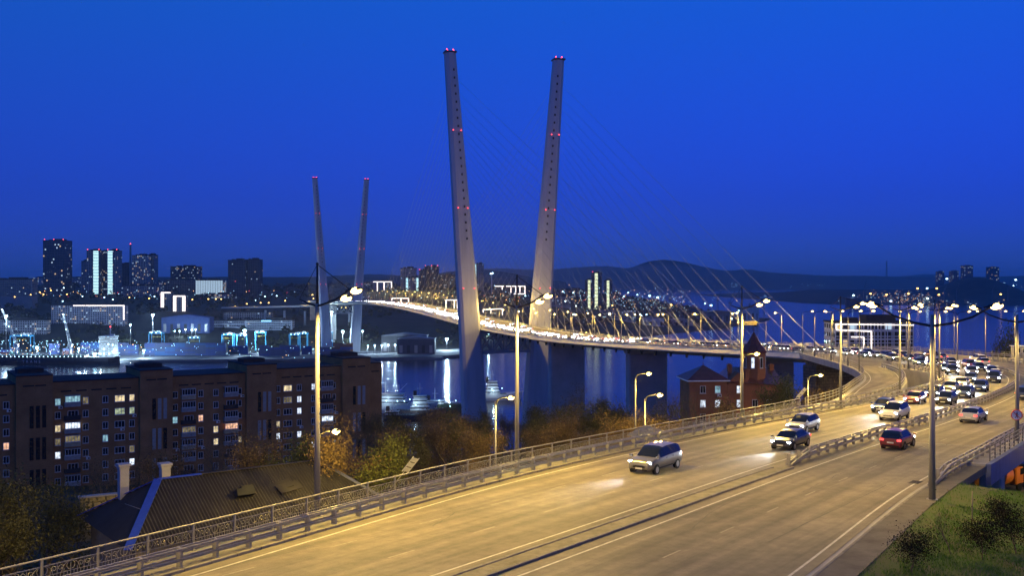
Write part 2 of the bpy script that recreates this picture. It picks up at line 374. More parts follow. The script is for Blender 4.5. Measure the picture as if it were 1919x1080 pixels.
strip('median_strip',off(MD,0.15),off(MD,1.45),-12,69,0.07,mat('median_fill',(0.30,0.27,0.20),0.95,0.4,1.5,0.6,10,c2=(0.16,0.15,0.09),coord='World'),thick=0.06)
# painted lines
def line(f, d, y0, y1, w, dash=None, name='lane_marking'):
    mb=MB(); y=y0; step=1.0
    segs=[]
    if dash:
        while y<y1: segs.append((y,min(y+dash[0],y1))); y+=dash[0]+dash[1]
    else: segs=[(y0,y1)]
    for a,b in segs:
        n=max(1,int((b-a)/1.5)); ys=[a+(b-a)*i/n for i in range(n+1)]
        vs=[]
        for q in ys:
            dx=f(q+0.5)-f(q-0.5); s=1/math.hypot(dx,1); c=d/s
            for e in (-w/2/s,w/2/s): vs.append((f(q)+c+e,q,zr(q)+0.005))
        mb.add(vs,[(2*i,2*i+1,2*i+3,2*i+2) for i in range(n)])
    return tag(mb.build(name,PAINT),kind='structure')
line(EL,1.35,-12,196,0.14)
line(MD,-0.7,-12,270,0.12)
line(MD,-4.1,120,266,0.10,(2.2,6.0))
PAINT2=mat('worn_paint',(0.30,0.275,0.22),0.75,0.3,4,coord='World')
line(MD,-4.2,34,112,0.09,(1.4,3.6)).data.materials[0]=PAINT2; line(MD,-7.7,36,112,0.09,(1.4,3.6)).data.materials[0]=PAINT2; line(MD,5.6,34,108,0.09,(1.4,3.6)).data.materials[0]=PAINT2
line(MD,2.2,-12,270,0.12)
line(MD,5.7,110,260,0.10,(2.2,6.0))
line(RR,-0.9,-12,270,0.12)
line(B2,-0.9,118,196,0.12); line(L0,1.0,118,268,0.12)
# repair patches and cracks: thin bitumen seams lying on the asphalt
TAR=mat('bitumen_seam',(0.05,0.047,0.042),0.6,0.2,3,coord='World')
def seam(pts, w):
    mb=MB(); vs=[]
    for i,(x,y) in enumerate(pts):
        a=pts[max(0,i-1)]; b=pts[min(len(pts)-1,i+1)]; d=Vector((b[0]-a[0],b[1]-a[1])).normalized(); n=Vector((-d.y,d.x))*w/2*rng.uniform(0.5,1.3)
        vs+=[(x+n.x,y+n.y,zr(y+n.y)+0.004),(x-n.x,y-n.y,zr(y-n.y)+0.004)]
    mb.add(vs,[(2*i,2*i+1,2*i+3,2*i+2) for i in range(len(pts)-1)])
    return tag(mb.build('asphalt_crack',TAR),kind='structure')
def wander(x,y,dx,dy,n,j): 
    out=[]
    for i in range(n): out.append((x,y)); x+=dx+rng.uniform(-j,j); y+=dy+rng.uniform(-j,j)
    return out
seam(wander(-10.5,47,0.4,0.42,26,0.14),0.05); seam(wander(4.6,64.5,0.36,0.55,10,0.16),0.05); seam(wander(7.5,66,0.5,0.2,8,0.15),0.04)
seam(wander(1.5,61,0.5,0.3,8,0.12),0.035); seam(wander(12,47,0.45,0.62,26,0.03),0.05); seam(wander(-4,50.5,0.2,0.5,8,0.13),0.04)
for y in (82.0,):     # expansion joint across the right carriageway
    seam([(MD(y)+0.6+i*1.2,y-0.28*i*1.2) for i in range(11)],0.16)
mb=MB()
for i in range(12): mb.bar((MD(84)+1+i*1.1,84-0.5*i*1.1+0.2,zr(84-0.5*i*1.1)+0.012),(MD(84)+2+i*1.1,84-0.5*(i+1)*1.1+0.2,zr(84-0.5*(i+1)*1.1)+0.012),0.10,0.02)
tag(mb.build('expansion_joint',STEEL),kind='structure')
for i in range(9): seam(wander(*((-11+i*3.1+rng.uniform(-1,1)),44+i*3.5+rng.uniform(-3,3)),rng.uniform(0.2,0.6),rng.uniform(0.3,0.6),rng.randint(7,16),0.16),0.035)
for i in range(6): seam(wander(9+i*4.2,50+i*5,rng.uniform(0.3,0.5),rng.uniform(0.45,0.7),rng.randint(8,18),0.10),0.04)
# inspection covers and a drain grate let into the asphalt
mb=MB(); mb.cyl((0,0,0),0.34,0.012,20); mb.tube([(0.36*math.cos(i*math.pi/12),0.36*math.sin(i*math.pi/12),0.006) for i in range(25)],0.025,5); cov=mb.mesh('manhole_cover',mat('cast_iron',(0.05,0.048,0.045),0.6,0.3,6,metal=0.4))
for i,(x,y) in enumerate(((31,84),)): tag(inst('manhole_cover',cov,None,(x,y,zr(y)+0.004),(-0.031,0,0)),kind='structure')
mb=MB()
for i in range(9): mb.box((0,-0.28+i*0.07,0.0),(1.0,0.035,0.02))
mb.box((0.52,0,0),(0.05,0.66,0.024)); mb.box((-0.52,0,0),(0.05,0.66,0.024))
tag(mb.build('drain_grate',MATS['cast_iron'],None,(RR(63.5)-1.2,63.5,zr(63.5)+0.012),(-0.03,0,0.9)),kind='structure')
# ---------------------------------------------------------------- near hillside: one sheet down to the bay
def grid(name, xs, ys, fz, m, kind='structure', sm=True):
    mb=MB(); nx=len(xs); vs=[(x,y,fz(x,y)) for y in ys for x in xs]
    fs=[(j*nx+i,j*nx+i+1,(j+1)*nx+i+1,(j+1)*nx+i) for j in range(len(ys)-1) for i in range(nx-1)]
    mb.add(vs,fs,0,None,sm); return tag(mb.build(name,m),kind=kind)
def frange(a,b,s):
    n=int(round((b-a)/s)); return [a+(b-a)*i/n for i in range(n+1)]
def hill_z(x,y):
    z=ground(x,y)+0.8*math.sin(x*0.11+1.3)*math.cos(y*0.09)+0.3*math.sin(x*0.37)*math.sin(y*0.31)
    return z
grid('hillside',frange(-420,420,6),frange(10,700,6),hill_z,SOIL)
# grass bank on the right, with its bare strip by the walk
def bank_z(x,y):
    d=max(0.0,(x-RR(y)-1.6)*0.82); z=zr(y)+0.03-0.17*d-0.10*max(0,d-6)
    if y>63: z-=(y-63)*0.45+max(0,y-68)*0.4
    return z+0.07*math.sin(x*1.3+y*0.7)*math.sin(y*0.9)*min(1,d)
mb=MB(); ys=frange(8,86,1.0); ds=[0,0.3,0.7,1.3,2,3,4,5,6.5,8,10,13,17,22,30]; n=len(ds)
mb.add([(RR(y)+1.6+d,y,bank_z(RR(y)+1.6+d,y)) for y in ys for d in ds],[(j*n+i,j*n+i+1,(j+1)*n+i+1,(j+1)*n+i) for j in range(len(ys)-1) for i in range(n-1)],0,None,True)
tag(mb.build('grass_bank',GRASSB),kind='structure')
# ---------------------------------------------------------------- water
def water_mat():
    m=bpy.data.materials.new('bay_water'); m.use_nodes=True; nt=m.node_tree; p=nt.nodes['Principled BSDF']
    p.inputs['Base Color'].default_value=(0.004,0.012,0.03,1); p.inputs['Roughness'].default_value=0.13; p.inputs['IOR'].default_value=1.33
    p.inputs['Specular IOR Level'].default_value=0.32
    g=nt.nodes.new('ShaderNodeNewGeometry'); prev=None
    for sc,st in ((0.09,0.16),(0.5,0.10)):
        mp=nt.nodes.new('ShaderNodeMapping'); mp.inputs['Scale'].default_value=(sc,sc*1.6,sc); mp.inputs['Rotation'].default_value=(0,0,0.4*sc*10)
        nz=nt.nodes.new('ShaderNodeTexNoise'); nz.inputs['Scale'].default_value=1; nz.inputs['Detail'].default_value=3
        nt.links.new(g.outputs['Position'],mp.inputs['Vector']); nt.links.new(mp.outputs[0],nz.inputs['Vector'])
        b=nt.nodes.new('ShaderNodeBump'); b.inputs['Strength'].default_value=st; b.inputs['Distance'].default_value=1.0
        nt.links.new(nz.outputs['Fac'],b.inputs['Height'])
        if prev: nt.links.new(prev.outputs[0],b.inputs['Normal'])
        prev=b
    nt.links.new(prev.outputs[0],p.inputs['Normal']); return m
WATER=water_mat()
mb=MB(); xs=[-21000,-3000,-600,0,600,3000,21000]; ys=[300,900,2000,5000,12000,18900]
mb.add([(x,y,0) for y in ys for x in xs],[(j*7+i,j*7+i+1,(j+1)*7+i+1,(j+1)*7+i) for j in range(5) for i in range(6)])
tag(mb.build('sea',WATER),kind='structure')
# ---------------------------------------------------------------- far shore with the city, hills
shore=smooth1([-2200,-700,-300,-170,-82,20,113,281,401,516,624,700],[1140,1165,1180,1200,1236,1395,1500,1800,1980,2200,2440,2700])
backs=lin1([-2200,0,250,500,640],[7600,7600,6500,3700,2520])
def city_z(x,y):
    d=y-shore(x)
    if d<0: return max(-8,2.2-0.6*-d) if d>-6 else -8
    k=1.0 if x<0 else max(0.12,1-x/700.0)
    z=lin1([0,110,200,330,520,800,1000,1400,2300,3300,6000],[2.4,2.6,8,26,43,62,70,78,86,110,118])(d)
    z=2.4+(z-2.4)*k
    if d>300: z+=k*(4*math.sin(x*0.011+0.5)*math.sin(y*0.008)+2*math.sin(x*0.031)*math.cos(y*0.023))
    e=backs(x)-y
    if e<500: z=min(z,2.4+ (z-2.4)*max(0,e/500.0))
    if e<0: z=-8
    return z
grid('far_shore',frange(-2200,700,20),frange(1120,2700,15)+frange(2760,7800,90),city_z,WOODS)
def ridge(name, pts, Y0, Y1, Y2, seed=1, amp=2.0):
    """a range of hills: skyline heights given where they are seen, foot at the water"""
    f=smooth1([p[0] for p in pts],[p[1] for p in pts]); r=random.Random(seed); ph=[r.uniform(0,6) for _ in range(6)]
    mb=MB(); n=160; pxs=[pts[0][0]+(pts[-1][0]-pts[0][0])*i/n for i in range(n+1)]; ks=[0,0.12,0.3,0.5,0.7,0.88,1.0,1.3]
    vs=[]
    for px in pxs:
        zt=(HY-f(px))/F*Y1+H
        w=1+0.02*(math.sin(px*0.05+ph[0])+math.sin(px*0.13+ph[1]))
        for k in ks:
            Y=Y0+(Y1-Y0)*k
            z=zt*(k**0.75 if k<=1 else 1-(k-1)*1.5)*(w if 0<k<1 else 1)+amp*math.sin(px*0.3+ph[2]+k*7)*k*(1 if k<1 else 0.4)
            vs.append(((px-960)/F*Y1*(0.985+0.015*k),Y,z-1))
    m=len(ks)
    mb.add(vs,[(i*m+j,(i+1)*m+j,(i+1)*m+j+1,i*m+j+1) for i in range(n) for j in range(m-1)],0,None,True)
    return tag(mb.build(name,HILL),kind='structure')
ridge('hills',[(880,506),(905,504),(940,503),(1000,506),(1060,503),(1100,500),(1140,499),(1180,502),(1212,491),(1240,487),(1280,491),(1320,500),(1360,507),(1400,505),(1440,510),(1500,514),(1560,517),(1620,517),(1700,519),(1800,519),(1990,517),(2100,520)],11000,12200,13000,1,5)
ridge('hills',[(1640,522),(1700,517),(1740,514),(1760,515),(1800,519),(1900,521)],15500,17000,18000,3,4)
ridge('hills',[(300,524),(350,522),(430,520),(500,519),(560,520),(640,516),(700,514),(760,516),(820,512),(850,508),(905,505),(960,512),(1000,520),(1060,528)],5200,6200,7000,2,3)
# peninsula on the right
pshore=lin1([1250,1340,1500,2600],[4060,3960,3950,4000])
def pen_z(x,y):
    d=y-pshore(x)
    if x<1345: d-= (1345-x)*2
    if d<0: return -4
    k=max(0,min(1,(x-1400)/250.0))
    z=2.5+lin1([0,120,400,900,1600,2500],[0,1,10,32,45,15])(d)*k
    hx=math.exp(-((x-2090)/175.0)**2-((y-4500)/260.0)**2)*95
    return z+hx
grid('peninsula',frange(1260,2600,20),frange(3900,7000,40),pen_z,WOODS)
# ---------------------------------------------------------------- cable-stayed bridge
AX=Vector((0.293,-0.956,0)).normalized(); LT=Vector((0.956,0.293,0)).normalized()   # along the deck towards us, and to its far side
PC=Vector((-4.1,585.0,0))                                                            # foot of the near pylon
SPAN=737.0
zs=smooth1([-1100,-930,-737,-550,-368,-180,-60,0,60,120,185,240,294,325,345],[62,65.5,68.0,72.3,74.4,72.6,69.6,68.4,68.1,68.4,70.2,72.2,74.4,75.6,76.4])
def dk(s, lat=0.0, h=0.0): return PC+AX*s+LT*lat+Vector((0,0,zs(s)+h))
HW=14.3
bridge=empty('cable_stayed_bridge',PC,0,'white cable-stayed bridge with two V-shaped pylons crossing the bay','bridge')
def under(name, mb, m, parent=bridge):
    o=mb.build(name,m,parent); o.matrix_parent_inverse=Matrix.Translation(-PC) if parent is bridge else Matrix.Identity(4)
    return o
FASC=mat('deck_fascia',(0.50,0.48,0.45),0.7,0.12,0.4,0.1,4,coord='World')
S=frange(-1100,338,6)
path=[(dk(s),LT) for s in S]
mb=MB(); mb.sweep(path,[(-HW,-0.05),(HW,-0.05),(HW+1.75,-1.25),(HW+1.6,-1.6),(9,-3.0),(-9,-3.0),(-HW-1.6,-1.6),(-HW-1.75,-1.25)]); fixn(under('deck_girder',mb,FASC))
mb=MB(); mb.sweep(path,[(-HW+1.7,0),(HW-1.7,0)],closed=False,cap=False); mb.uv=[((-HW+1.7) if i%2==0 else (HW-1.7),float(S[i//2])) for i in range(len(mb.v))]; fixn(under('carriageway',mb,ASPH))
for sg in (-1,1):
    mb=MB(); mb.sweep(path,[(sg*(HW-1.65),-0.02),(sg*(HW-1.65),0.22),(sg*(HW+0.02),0.22),(sg*(HW+0.02),-0.04)]); fixn(under('edge_beam',mb,FASC))
def rail_line(lat, name, h=(1.1,0.75,0.45), r=0.05, y=0.22, s0=-800,s1=338, post=2.0):
    mb=MB()
    st=[dk(s,lat,y) for s in frange(s0,s1,6)]
    for q in h: mb.tube([p+Vector((0,0,q)) for p in st],r,4,smooth=False)
    under(name,mb,STEEL)
    mb=MB()
    for s in frange(s0,s1,post): mb.box(dk(s,lat,y+h[0]/2),(0.12,0.09,h[0]))
    o=under(name.replace('rail','rail_posts'),mb,STEEL); o['kind']='stuff'
rail_line(-HW+0.25,'parapet_rail'); rail_line(HW-0.25,'parapet_rail')
rail_line(-HW+1.9,'crash_rail',(0.75,0.45),0.08,0.0,-800,338,3.0); rail_line(HW-1.9,'crash_rail',(0.75,0.45),0.08,0.0,-800,338,3.0)
rail_line(0.0,'median_rail',(0.75,0.45),0.09,0.0,-800,338,3.0)
# pylons
def leg_c(z, sg, s0):          # centre of a leg at height z: straight, leaning outwards
    hw=lin1([0,68,226],[17.5,21.3,33.0])(z); return PC+AX*s0+LT*(sg*hw)+Vector((0,0,z))
def leg_sec(z):
    return lin1([0,68,226],[13.5,11.6,6.4])(z), lin1([0,68,226],[11.5,9.5,6.4])(z), lin1([0,68,226],[1.2,1.6,1.9])(z)
SLOT=mat('anchor_slot',(0.02,0.02,0.025),0.8,0.1)
CAP=mat('pylon_cap',(0.06,0.06,0.07),0.6,0.2)
ANCH={}
for s0 in (0.0,-SPAN):
    for sg in (-1,1):
        mb=MB(); zsn=[0,20,40,56,68,90,113,135,158,180,203,226]; vs=[]
        for z in zsn:
            c=leg_c(z,sg,s0); w,d,ch=leg_sec(z); w/=2; d/=2
            poly=[(-w+ch,-d),(w-ch,-d),(w,-d+ch),(w,d-ch),(w-ch,d),(-w+ch,d),(-w,d-ch),(-w,-d+ch)]
            vs+=[c+LT*a+AX*b for a,b in poly]
        fs=[(i*8+j,i*8+(j+1)%8,(i+1)*8+(j+1)%8,(i+1)*8+j) for i in range(len(zsn)-1) for j in range(8)]+[[88+j for j in range(8)]]
        mb.add(vs,fs); leg=fixn(under('pylon_leg',mb,PYL))
        def sub(name,mb,m):
            return mb.build(name,m,leg)
        mb=MB(); c=leg_c(226.35,sg,s0); w,d,ch=leg_sec(226); mb.box(c,(w+0.3,d+0.3,0.9),0,math.atan2(LT.y,LT.x)); 
        for q in range(10):
            a=2*math.pi*q/10; mb.cyl(c+LT*(w/2*math.cos(a))+AX*(d/2*math.sin(a)),0.05,1.4,4)
        sub('pylon_cap',mb,CAP)
        for q,(a,b) in enumerate(((-.38,.42),(-.1,-.4),(.2,.42),(.42,-.3))):
            mb=MB(); p=c+LT*(w*a)+AX*(d*b)+Vector((0,0,1.2+0.5*(q%2))); mb.cyl(p-Vector((0,0,1.4)),0.1,1.4,6); mb.ball(p,0.34,1); sub('warning_light',mb,[CAP,RED])
        for z in (181,136.5,90.5):
            for a in (-0.30,0.30):
                c=leg_c(z,sg,s0); w,d,ch=leg_sec(z)
                mb=MB(); mb.box(c+LT*(w*a)+AX*(d/2+0.1),(0.7,0.7,0.5),0,math.atan2(LT.y,LT.x)); mb.ball(c+LT*(w*a)+AX*(d/2+0.5)+Vector((0,0,0.3)),0.32,1); sub('warning_light',mb,[CAP,RED])
        z=216
        while z>118:       # row of anchorage openings, on the face seen from the road
            c=leg_c(z,sg,s0); w,d,ch=leg_sec(z); mb=MB()
            mb.box(c-LT*(sg*w*0.12)+AX*(d/2+0.06),(0.9,0.3,1.3),0,math.atan2(LT.y,LT.x)); sub('anchor_opening',mb,SLOT); z-=4.6
        ANCH[(s0,sg)]=True
    # braced strut under the deck
    mb=MB(); h0,h1=-14.5,-3.4; z0=zs(s0)
    for off_s in (-2.5,2.5):
        def tp(l,h): return PC+AX*(s0+off_s)+LT*l+Vector((0,0,z0+h))
        mb.bar(tp(-17,h0),tp(17,h0),1.1,1.5); mb.bar(tp(-17,h1),tp(17,h1),1.1,1.2)
        xs=[-15.5,-7.7,0,7.7,15.5]
        for i in range(4):
            a,b=xs[i],xs[i+1]; mb.bar(tp(a,h0),tp(b,h1),0.7,0.7); mb.bar(tp(a,h1),tp(b,h0),0.7,0.7)
            mb.bar(tp(b,h0),tp(b,h1),0.7,0.7)
    for l in (-12,-4,4,12): mb.bar(PC+AX*(s0-2.5)+LT*l+Vector((0,0,z0+h0)),PC+AX*(s0+2.5)+LT*l+Vector((0,0,z0+h0)),0.6)
    under('braced_strut',mb,mat('strut_paint',(0.36,0.37,0.40),0.6,0.15,0.5))
# stay cables, one by one
CAB=mat('stay_sheath',(0.34,0.34,0.35),0.5,0.05,1.0)
cable_mesh={}
def cable(s0,sg,s1,zt,r):
    a=leg_c(zt,sg,s0); w,d,ch=leg_sec(zt); dirn=1 if s1>s0 else -1
    a=a+AX*(dirn*d*0.42); b=dk(s1,sg*(HW-0.55),-0.2)
    mb=MB(); mb.tube([a,b],[r*0.5,r],5,cap=False)
    if s0==0 and dirn>0:
        u=(a-b).normalized(); mb.tube([b,b+u*4.2],0.24,6); mb.tube([b+u*4.2,b+u*4.5],0.30,6)
        mb.box(b-Vector((0,0,0.0)),(0.9,0.7,0.9),0,math.atan2(LT.y,LT.x))
    under('stay_cable',mb,CAB)
for s0 in (0.0,-SPAN):
    near=(s0==0.0)
    for sg in (-1,1):
        for i in range(23):                                          # side span
            k=i/22.0; s=(294-12*i) if near else s0-(294-12*i)
            cable(s0,sg,s,213-88*k**0.8,0.07 if near else 0.09)
        for i in range(21):                                          # main span
            k=i/20.0; s=s0+(-1 if near else 1)*(340-15.3*i)
            cable(s0,sg,s,213-88*k**0.8,0.07 if near else 0.09)
# anchor blocks hanging below the near edge
me=None
mb=MB(); mb.cyl((0,0,-1.2),0.42,1.3,8); mb.box((0,0,0.0),(1.3,1.0,0.5)); blk=mb.mesh('anchor_block',DARKST)
for i in range(23):
    o=inst('anchor_block',blk,bridge,dk(294-12*i,-HW+0.4,-2.3)-PC)
# piers
for s,w,d in ((104,17.5,4.5),(196,16.5,4.2),(286,16,4.0)):
    mb=MB(); c=dk(s); zt=zs(s)-3.0; zb=-3 if s<150 else ground(c.x,c.y)-6
    a=math.atan2(LT.y,LT.x); mb.box((c.x,c.y,(zt-1.2+zb)/2),(w,d,zt-1.2-zb),0,a,bev=0.5); mb.box((c.x,c.y,zt-0.6),(w+1.2,d+0.6,1.2),0,a); under('pier',mb,PIER)
mb=MB(); c=dk(331); a=math.atan2(LT.y,LT.x); mb.box((c.x,c.y,(zs(331)-3.1+ground(c.x,c.y)-4)/2),(30.5,6,zs(331)-3.1-ground(c.x,c.y)+4),0,a)
abut=under('end_pier',mb,brick_mat('abutment_stone',(0.16,0.13,0.11),(0.11,0.09,0.08),(0.05,0.05,0.05),1.6,0.8)) 
for l in (-13.6,13.6):
    mb=MB(); mb.box(c+LT*l+Vector((0,0,-1.7)),(2.2,5.4,2.6),0,a); under('bearing_block',mb,abut.data.materials[0])
# far approach
for s in (-850,-950,-1050):
    mb=MB(); c=dk(s); zt=zs(s)-3.0; a=math.atan2(LT.y,LT.x); mb.box((c.x,c.y,zt/2-2),(16,4,zt+3),0,a); under('pier',mb,PIER)
# ---------------------------------------------------------------- railings and guard rails along the approach
RAILP=mat('railing_paint',(0.26,0.25,0.235),0.5,0.15,4.0,metal=0.35,spec=0.5)
def frame_at(f,d,y):
    dx=f(y+0.4)-f(y-0.4); dx/=0.8; s=1/math.hypot(dx,1); return Vector((f(y)+d/s,y,zr(y))), math.atan2(1,dx)
def stations(f,d,y0,y1,step):
    out=[]; y=y0
    while y<=y1:
        p,a=frame_at(f,d,y); out.append((p,a,y)); y+=step*math.sin(a)
    return out
# ornamental railing: one panel design with scrolls, repeated between posts
def panel_mesh(L):
    mb=MB(); r=0.012
    mb.box((L/2,0,0.90),(L,0.03,0.035)); mb.box((L/2,0,0.12),(L,0.04,0.04)); mb.box((L/2,0,0.50),(L,0.022,0.022))
    n=16; 
    for i in range(1,n):
        x=L*i/n; top=0.90 if i%4==0 else (0.50 if i%2 else 0.64)
        mb.box((x,0,(0.12+top)/2),(0.018,0.018,top-0.12))
    def arc(cx,cz,rad,a0,a1,k=8,w=r):
        mb.tube([(cx+rad*math.cos(a0+(a1-a0)*i/k),0,cz+rad*math.sin(a0+(a1-a0)*i/k)) for i in range(k+1)],w,4,cap=False,smooth=False)
    for q in range(4):
        x0=L*q/4; w=L/4; sgn=1 if q%2==0 else -1; cx=x0+(0 if sgn>0 else w)
        arc(cx,0.50,0.40,R(90) if sgn>0 else R(90),R(0) if sgn>0 else R(180))
        arc(cx+sgn*0.02,0.72,0.16,R(-90),R(90) if sgn>0 else R(-270))
        pts=[]
        for i in range(13):
            t=i/12; a=R(200-420*t)*sgn+ (0 if sgn>0 else math.pi); rad=0.13*(1-0.72*t); pts.append((cx+sgn*0.46+rad*math.cos(a),0,0.70+rad*math.sin(a)))
        mb.tube(pts,r,4,cap=False,smooth=False)
    return mb.mesh('railing_panel',RAILP)
PL=2.5
pmesh=panel_mesh(PL-0.09)
mb=MB(); mb.box((0,0,0.58),(0.09,0.09,1.16)); mb.box((0,0,0.02),(0.2,0.2,0.04)); rpost=mb.mesh('railing_post',RAILP)
def ornamental(f,d,y0,y1,label,dz=0.10):
    root=empty('ornamental_railing',(f(y0),y0,zr(y0)),0,label,'railing')
    st=stations(f,d,y0,y1,PL); o0=Vector((f(y0),y0,zr(y0)))
    for i,(p,a,y) in enumerate(st):
        p=p+Vector((0,0,dz)); inst('railing_post',rpost,root,p-o0,(0,0,a))
        if i<len(st)-1:
            q=st[i+1][0]+Vector((0,0,dz)); v=q-p; u=v.normalized()
            inst('railing_panel',pmesh,root,p-o0+u*0.045,(0,-math.asin(u.z),math.atan2(v.y,v.x)),((v.length-0.09)/(PL-0.09),1,1))
    mb=MB(); mb.tube([p+Vector((0,0,dz+1.18))-o0 for p,a,y in st],0.045,6); mb.build('handrail',RAILP,root)
    return root
ornamental(L0,0.0,30,112,'ornamental metal railing with scrollwork beside the sidewalk left of the road')
# plain railing further along the slip road
def plain_rail(f,d,y0,y1,label,step=2.0,hs=(1.15,0.8,0.45),h=1.15,dz=0.1,r=0.04,name='railing',m=None,flat=False):
    m=m or RAILP
    o0=Vector((f(y0),y0,zr(y0))); root=empty(name,o0,0,label,'railing'); st=stations(f,d,y0,y1,step)
    mbp=MB(); mbp.box((0,0,h/2),(0.10,0.09,h)); pm=mbp.mesh('post',m)
    for p,a,y in st: inst('post',pm,root,p-o0+Vector((0,0,dz)),(0,0,a))
    for q in hs:
        mb=MB(); mb.tube([p+Vector((0,0,dz+q))-o0 for p,a,y in st],r,6,smooth=not flat); mb.build('rail',m,root)
    return root
plain_rail(L0,0.0,112,268,'metal pipe railing curving along the outer edge of the slip road')
# double-beam guard rails with I-section posts
GR=STEEL
def beam_prof(z,w=0.10,h=0.30):
    return [(-w/2,z-h/2),(w/2,z-h/2),(w/2,z-h/6),(w/2-0.05,z),(w/2,z+h/6),(w/2,z+h/2),(-w/2,z+h/2)]
def gpost(h,deep=0.22):
    mb=MB(); mb.box((0,0,h/2),(0.10,deep,h)); mb.box((0,deep/2,h/2),(0.14,0.02,h)); mb.box((0,-deep/2,h/2),(0.14,0.02,h)); mb.box((0,0,0.01),(0.3,0.3,0.03)); return mb.mesh('post',GR)
GP=gpost(0.84); 
def guard(f,d,y0,y1,label,step=2.0,dz=0.0,ends=(False,False),beams=(0.78,0.36),double=True,mesh=None,name='guard_rail'):
    o0=Vector((f(y0),y0,zr(y0))); root=empty(name,o0,0,label,'guard rail'); st=stations(f,d,y0,y1,step); fine=stations(f,d,y0,st[-1][2],1.0)
    for i,(p,a,y) in enumerate(st):
        inst('post',mesh or GP,root,p-o0+Vector((0,0,dz)),(0,0,a))
    for k,z in enumerate(beams):
        for sd in ((-1,1) if double else (1,)):
            mb=MB(); path=[]
            for p,a,y in fine:
                r=Vector((math.sin(a),-math.cos(a),0)); q=p-o0+Vector((0,0,dz)); drop=0
                if ends[0] and y-y0<4: t=(y-y0)/4; drop=-(z-0.06)*(1-t)**1.2
                if ends[1] and st[-1][2]-y<4: t=(st[-1][2]-y)/4; drop=-(z-0.06)*(1-t)**1.2
                path.append((q+r*(sd*0.17)+Vector((0,0,drop)),r))
            mb.sweep(path,[(x*sd,zz) for x,zz in beam_prof(z,0.08,0.11)]); fixn(mb.build('beam',GR,root))
    return root
guard(EL,0.15,30,112,'steel guard rail between sidewalk and left carriageway in the foreground',dz=0.1)
guard(EL,0.15,112,198,'curved steel guard rail on the inside of the bend, left of the carriageway')
guard(B2,-0.15,118,198,'steel guard rail along the gap beside the slip road')
guard(off(MD,0.75) ,0.0,70.5,268,'long steel guard rail on the median, its sloped end near the kerbed strip',ends=(True,False))
guard(RR,0.15,62,100,'steel guard rail on the right edge, starting behind the tall lamp post',ends=(True,False),double=True)
guard(RR,0.15,222,270,'steel guard rail on the far right edge of the bend')
guard(RR,-13.0,205,226,'short steel guard rail splitting off a lane at the far right')
plain_rail(RR,1.1,72.5,104,'blue-grey pipe railing on the right edge of the viaduct',hs=(1.1,0.8,0.5,0.2),r=0.03,dz=0.0)
plain_rail(RR,1.4,222,270,'pipe railing behind the guard rail at the far right of the bend',dz=0.1)
# blue side girder and column of the viaduct on the right
BLUEG=mat('girder_blue',(0.10,0.13,0.30),0.6,0.25,1.0,stretch=(1,1,0.3))
root=empty('viaduct_girder',(RR(72),72,zr(72)),0,'blue painted side girder of the viaduct above the orange tanker','girder')
o0=Vector(root.location)
mb=MB(); path=[]
for y in frange(71,150,2):
    p,a=frame_at(RR,1.15,y); path.append((p-o0,Vector((math.sin(a),-math.cos(a),0))))
mb.sweep(path,[(0,0.02),(0.35,0.02),(0.35,-1.45),(0,-1.45)]); fixn(mb.build('web_plate',BLUEG,root))
mb=MB(); mb.sweep(path,[(-1.3,0.0),(-0.02,0.0),(-0.02,-0.3),(-1.3,-0.3)]); fixn(mb.build('walkway_slab',CONC,root))
for y in (84,108,135):
    p,a=frame_at(RR,-1.0,y); mb=MB(); g=ground(p.x,p.y)-1; mb.box((0,0,(zr(y)-1.4-g)/2-(zr(y)-g)),(1.7,1.7,zr(y)-1.4-g),0,a,bev=0.12); mb.build('column',PIER,root,p-o0+Vector((0,0,0)))
# retaining wall of the gap between the two roads
mb=MB(); path=[]
for y in frange(150,199,3): path.append(((EL(y)-0.55,y,zr(y)),Vector((1,0,0))))
mb.sweep(path,[(0,-0.05),(0.4,-0.05),(0.4,-9),(0,-9)]); w=fixn(mb.build('retaining_wall',mat('pale_render',(0.45,0.42,0.36),0.85,0.15,0.4),None)); tag(w,'pale retaining wall inside the gap between slip road and bend','wall')
# ---------------------------------------------------------------- street lamps
WARM=(1.0,0.65,0.115)
mb=MB(); mb.hexa([(0,-0.16,0),(0.75,-0.19,0.0),(0.75,0.19,0.0),(0,0.16,0)],[(0,-0.10,0.15),(0.68,-0.12,0.13),(0.68,0.12,0.13),(0,0.10,0.15)]); mb.tube([(-0.25,0,0.06),(0.05,0,0.07)],0.05,6); headm=mb.mesh('lamp_head',DARKST)
mb=MB(); mb.ball((0.42,0,-0.02),0.21,0,12,8,(1.6,1.0,0.85)); lensm=mb.mesh('lens',SOD); lensf=mb.mesh('lens',SODF)
def head(parent,loc,rz,tilt=0.0,power=0.0,sc=1.0,far=False,col_=WARM):
    h=inst('lamp_head',headm,parent,loc,(0,-tilt,rz),(sc,sc,sc)); inst('lens',lensf if far else lensm,h)
    if power: spot('lamp_light',h,(0.42,0,-0.42),power*1.45,col_,R(165),0.5,0.2)
    return h
pole_cache={}
def pole_mesh(h,r0,r1,base=True):
    k=(round(h,1),r0,r1)
    if k not in pole_cache:
        mb=MB(); mb.tube([(0,0,0),(0,0,h*0.35),(0,0,h)],[r0,(r0+r1*1.2)/2,r1],10)
        if base: mb.cyl((0,0,0),r0*1.7,0.04,10); mb.box((r0*0.95,0,0.9),(0.03,r0*0.9,0.35))
        pole_cache[k]=mb.mesh('pole',POLE)
    return pole_cache[k]
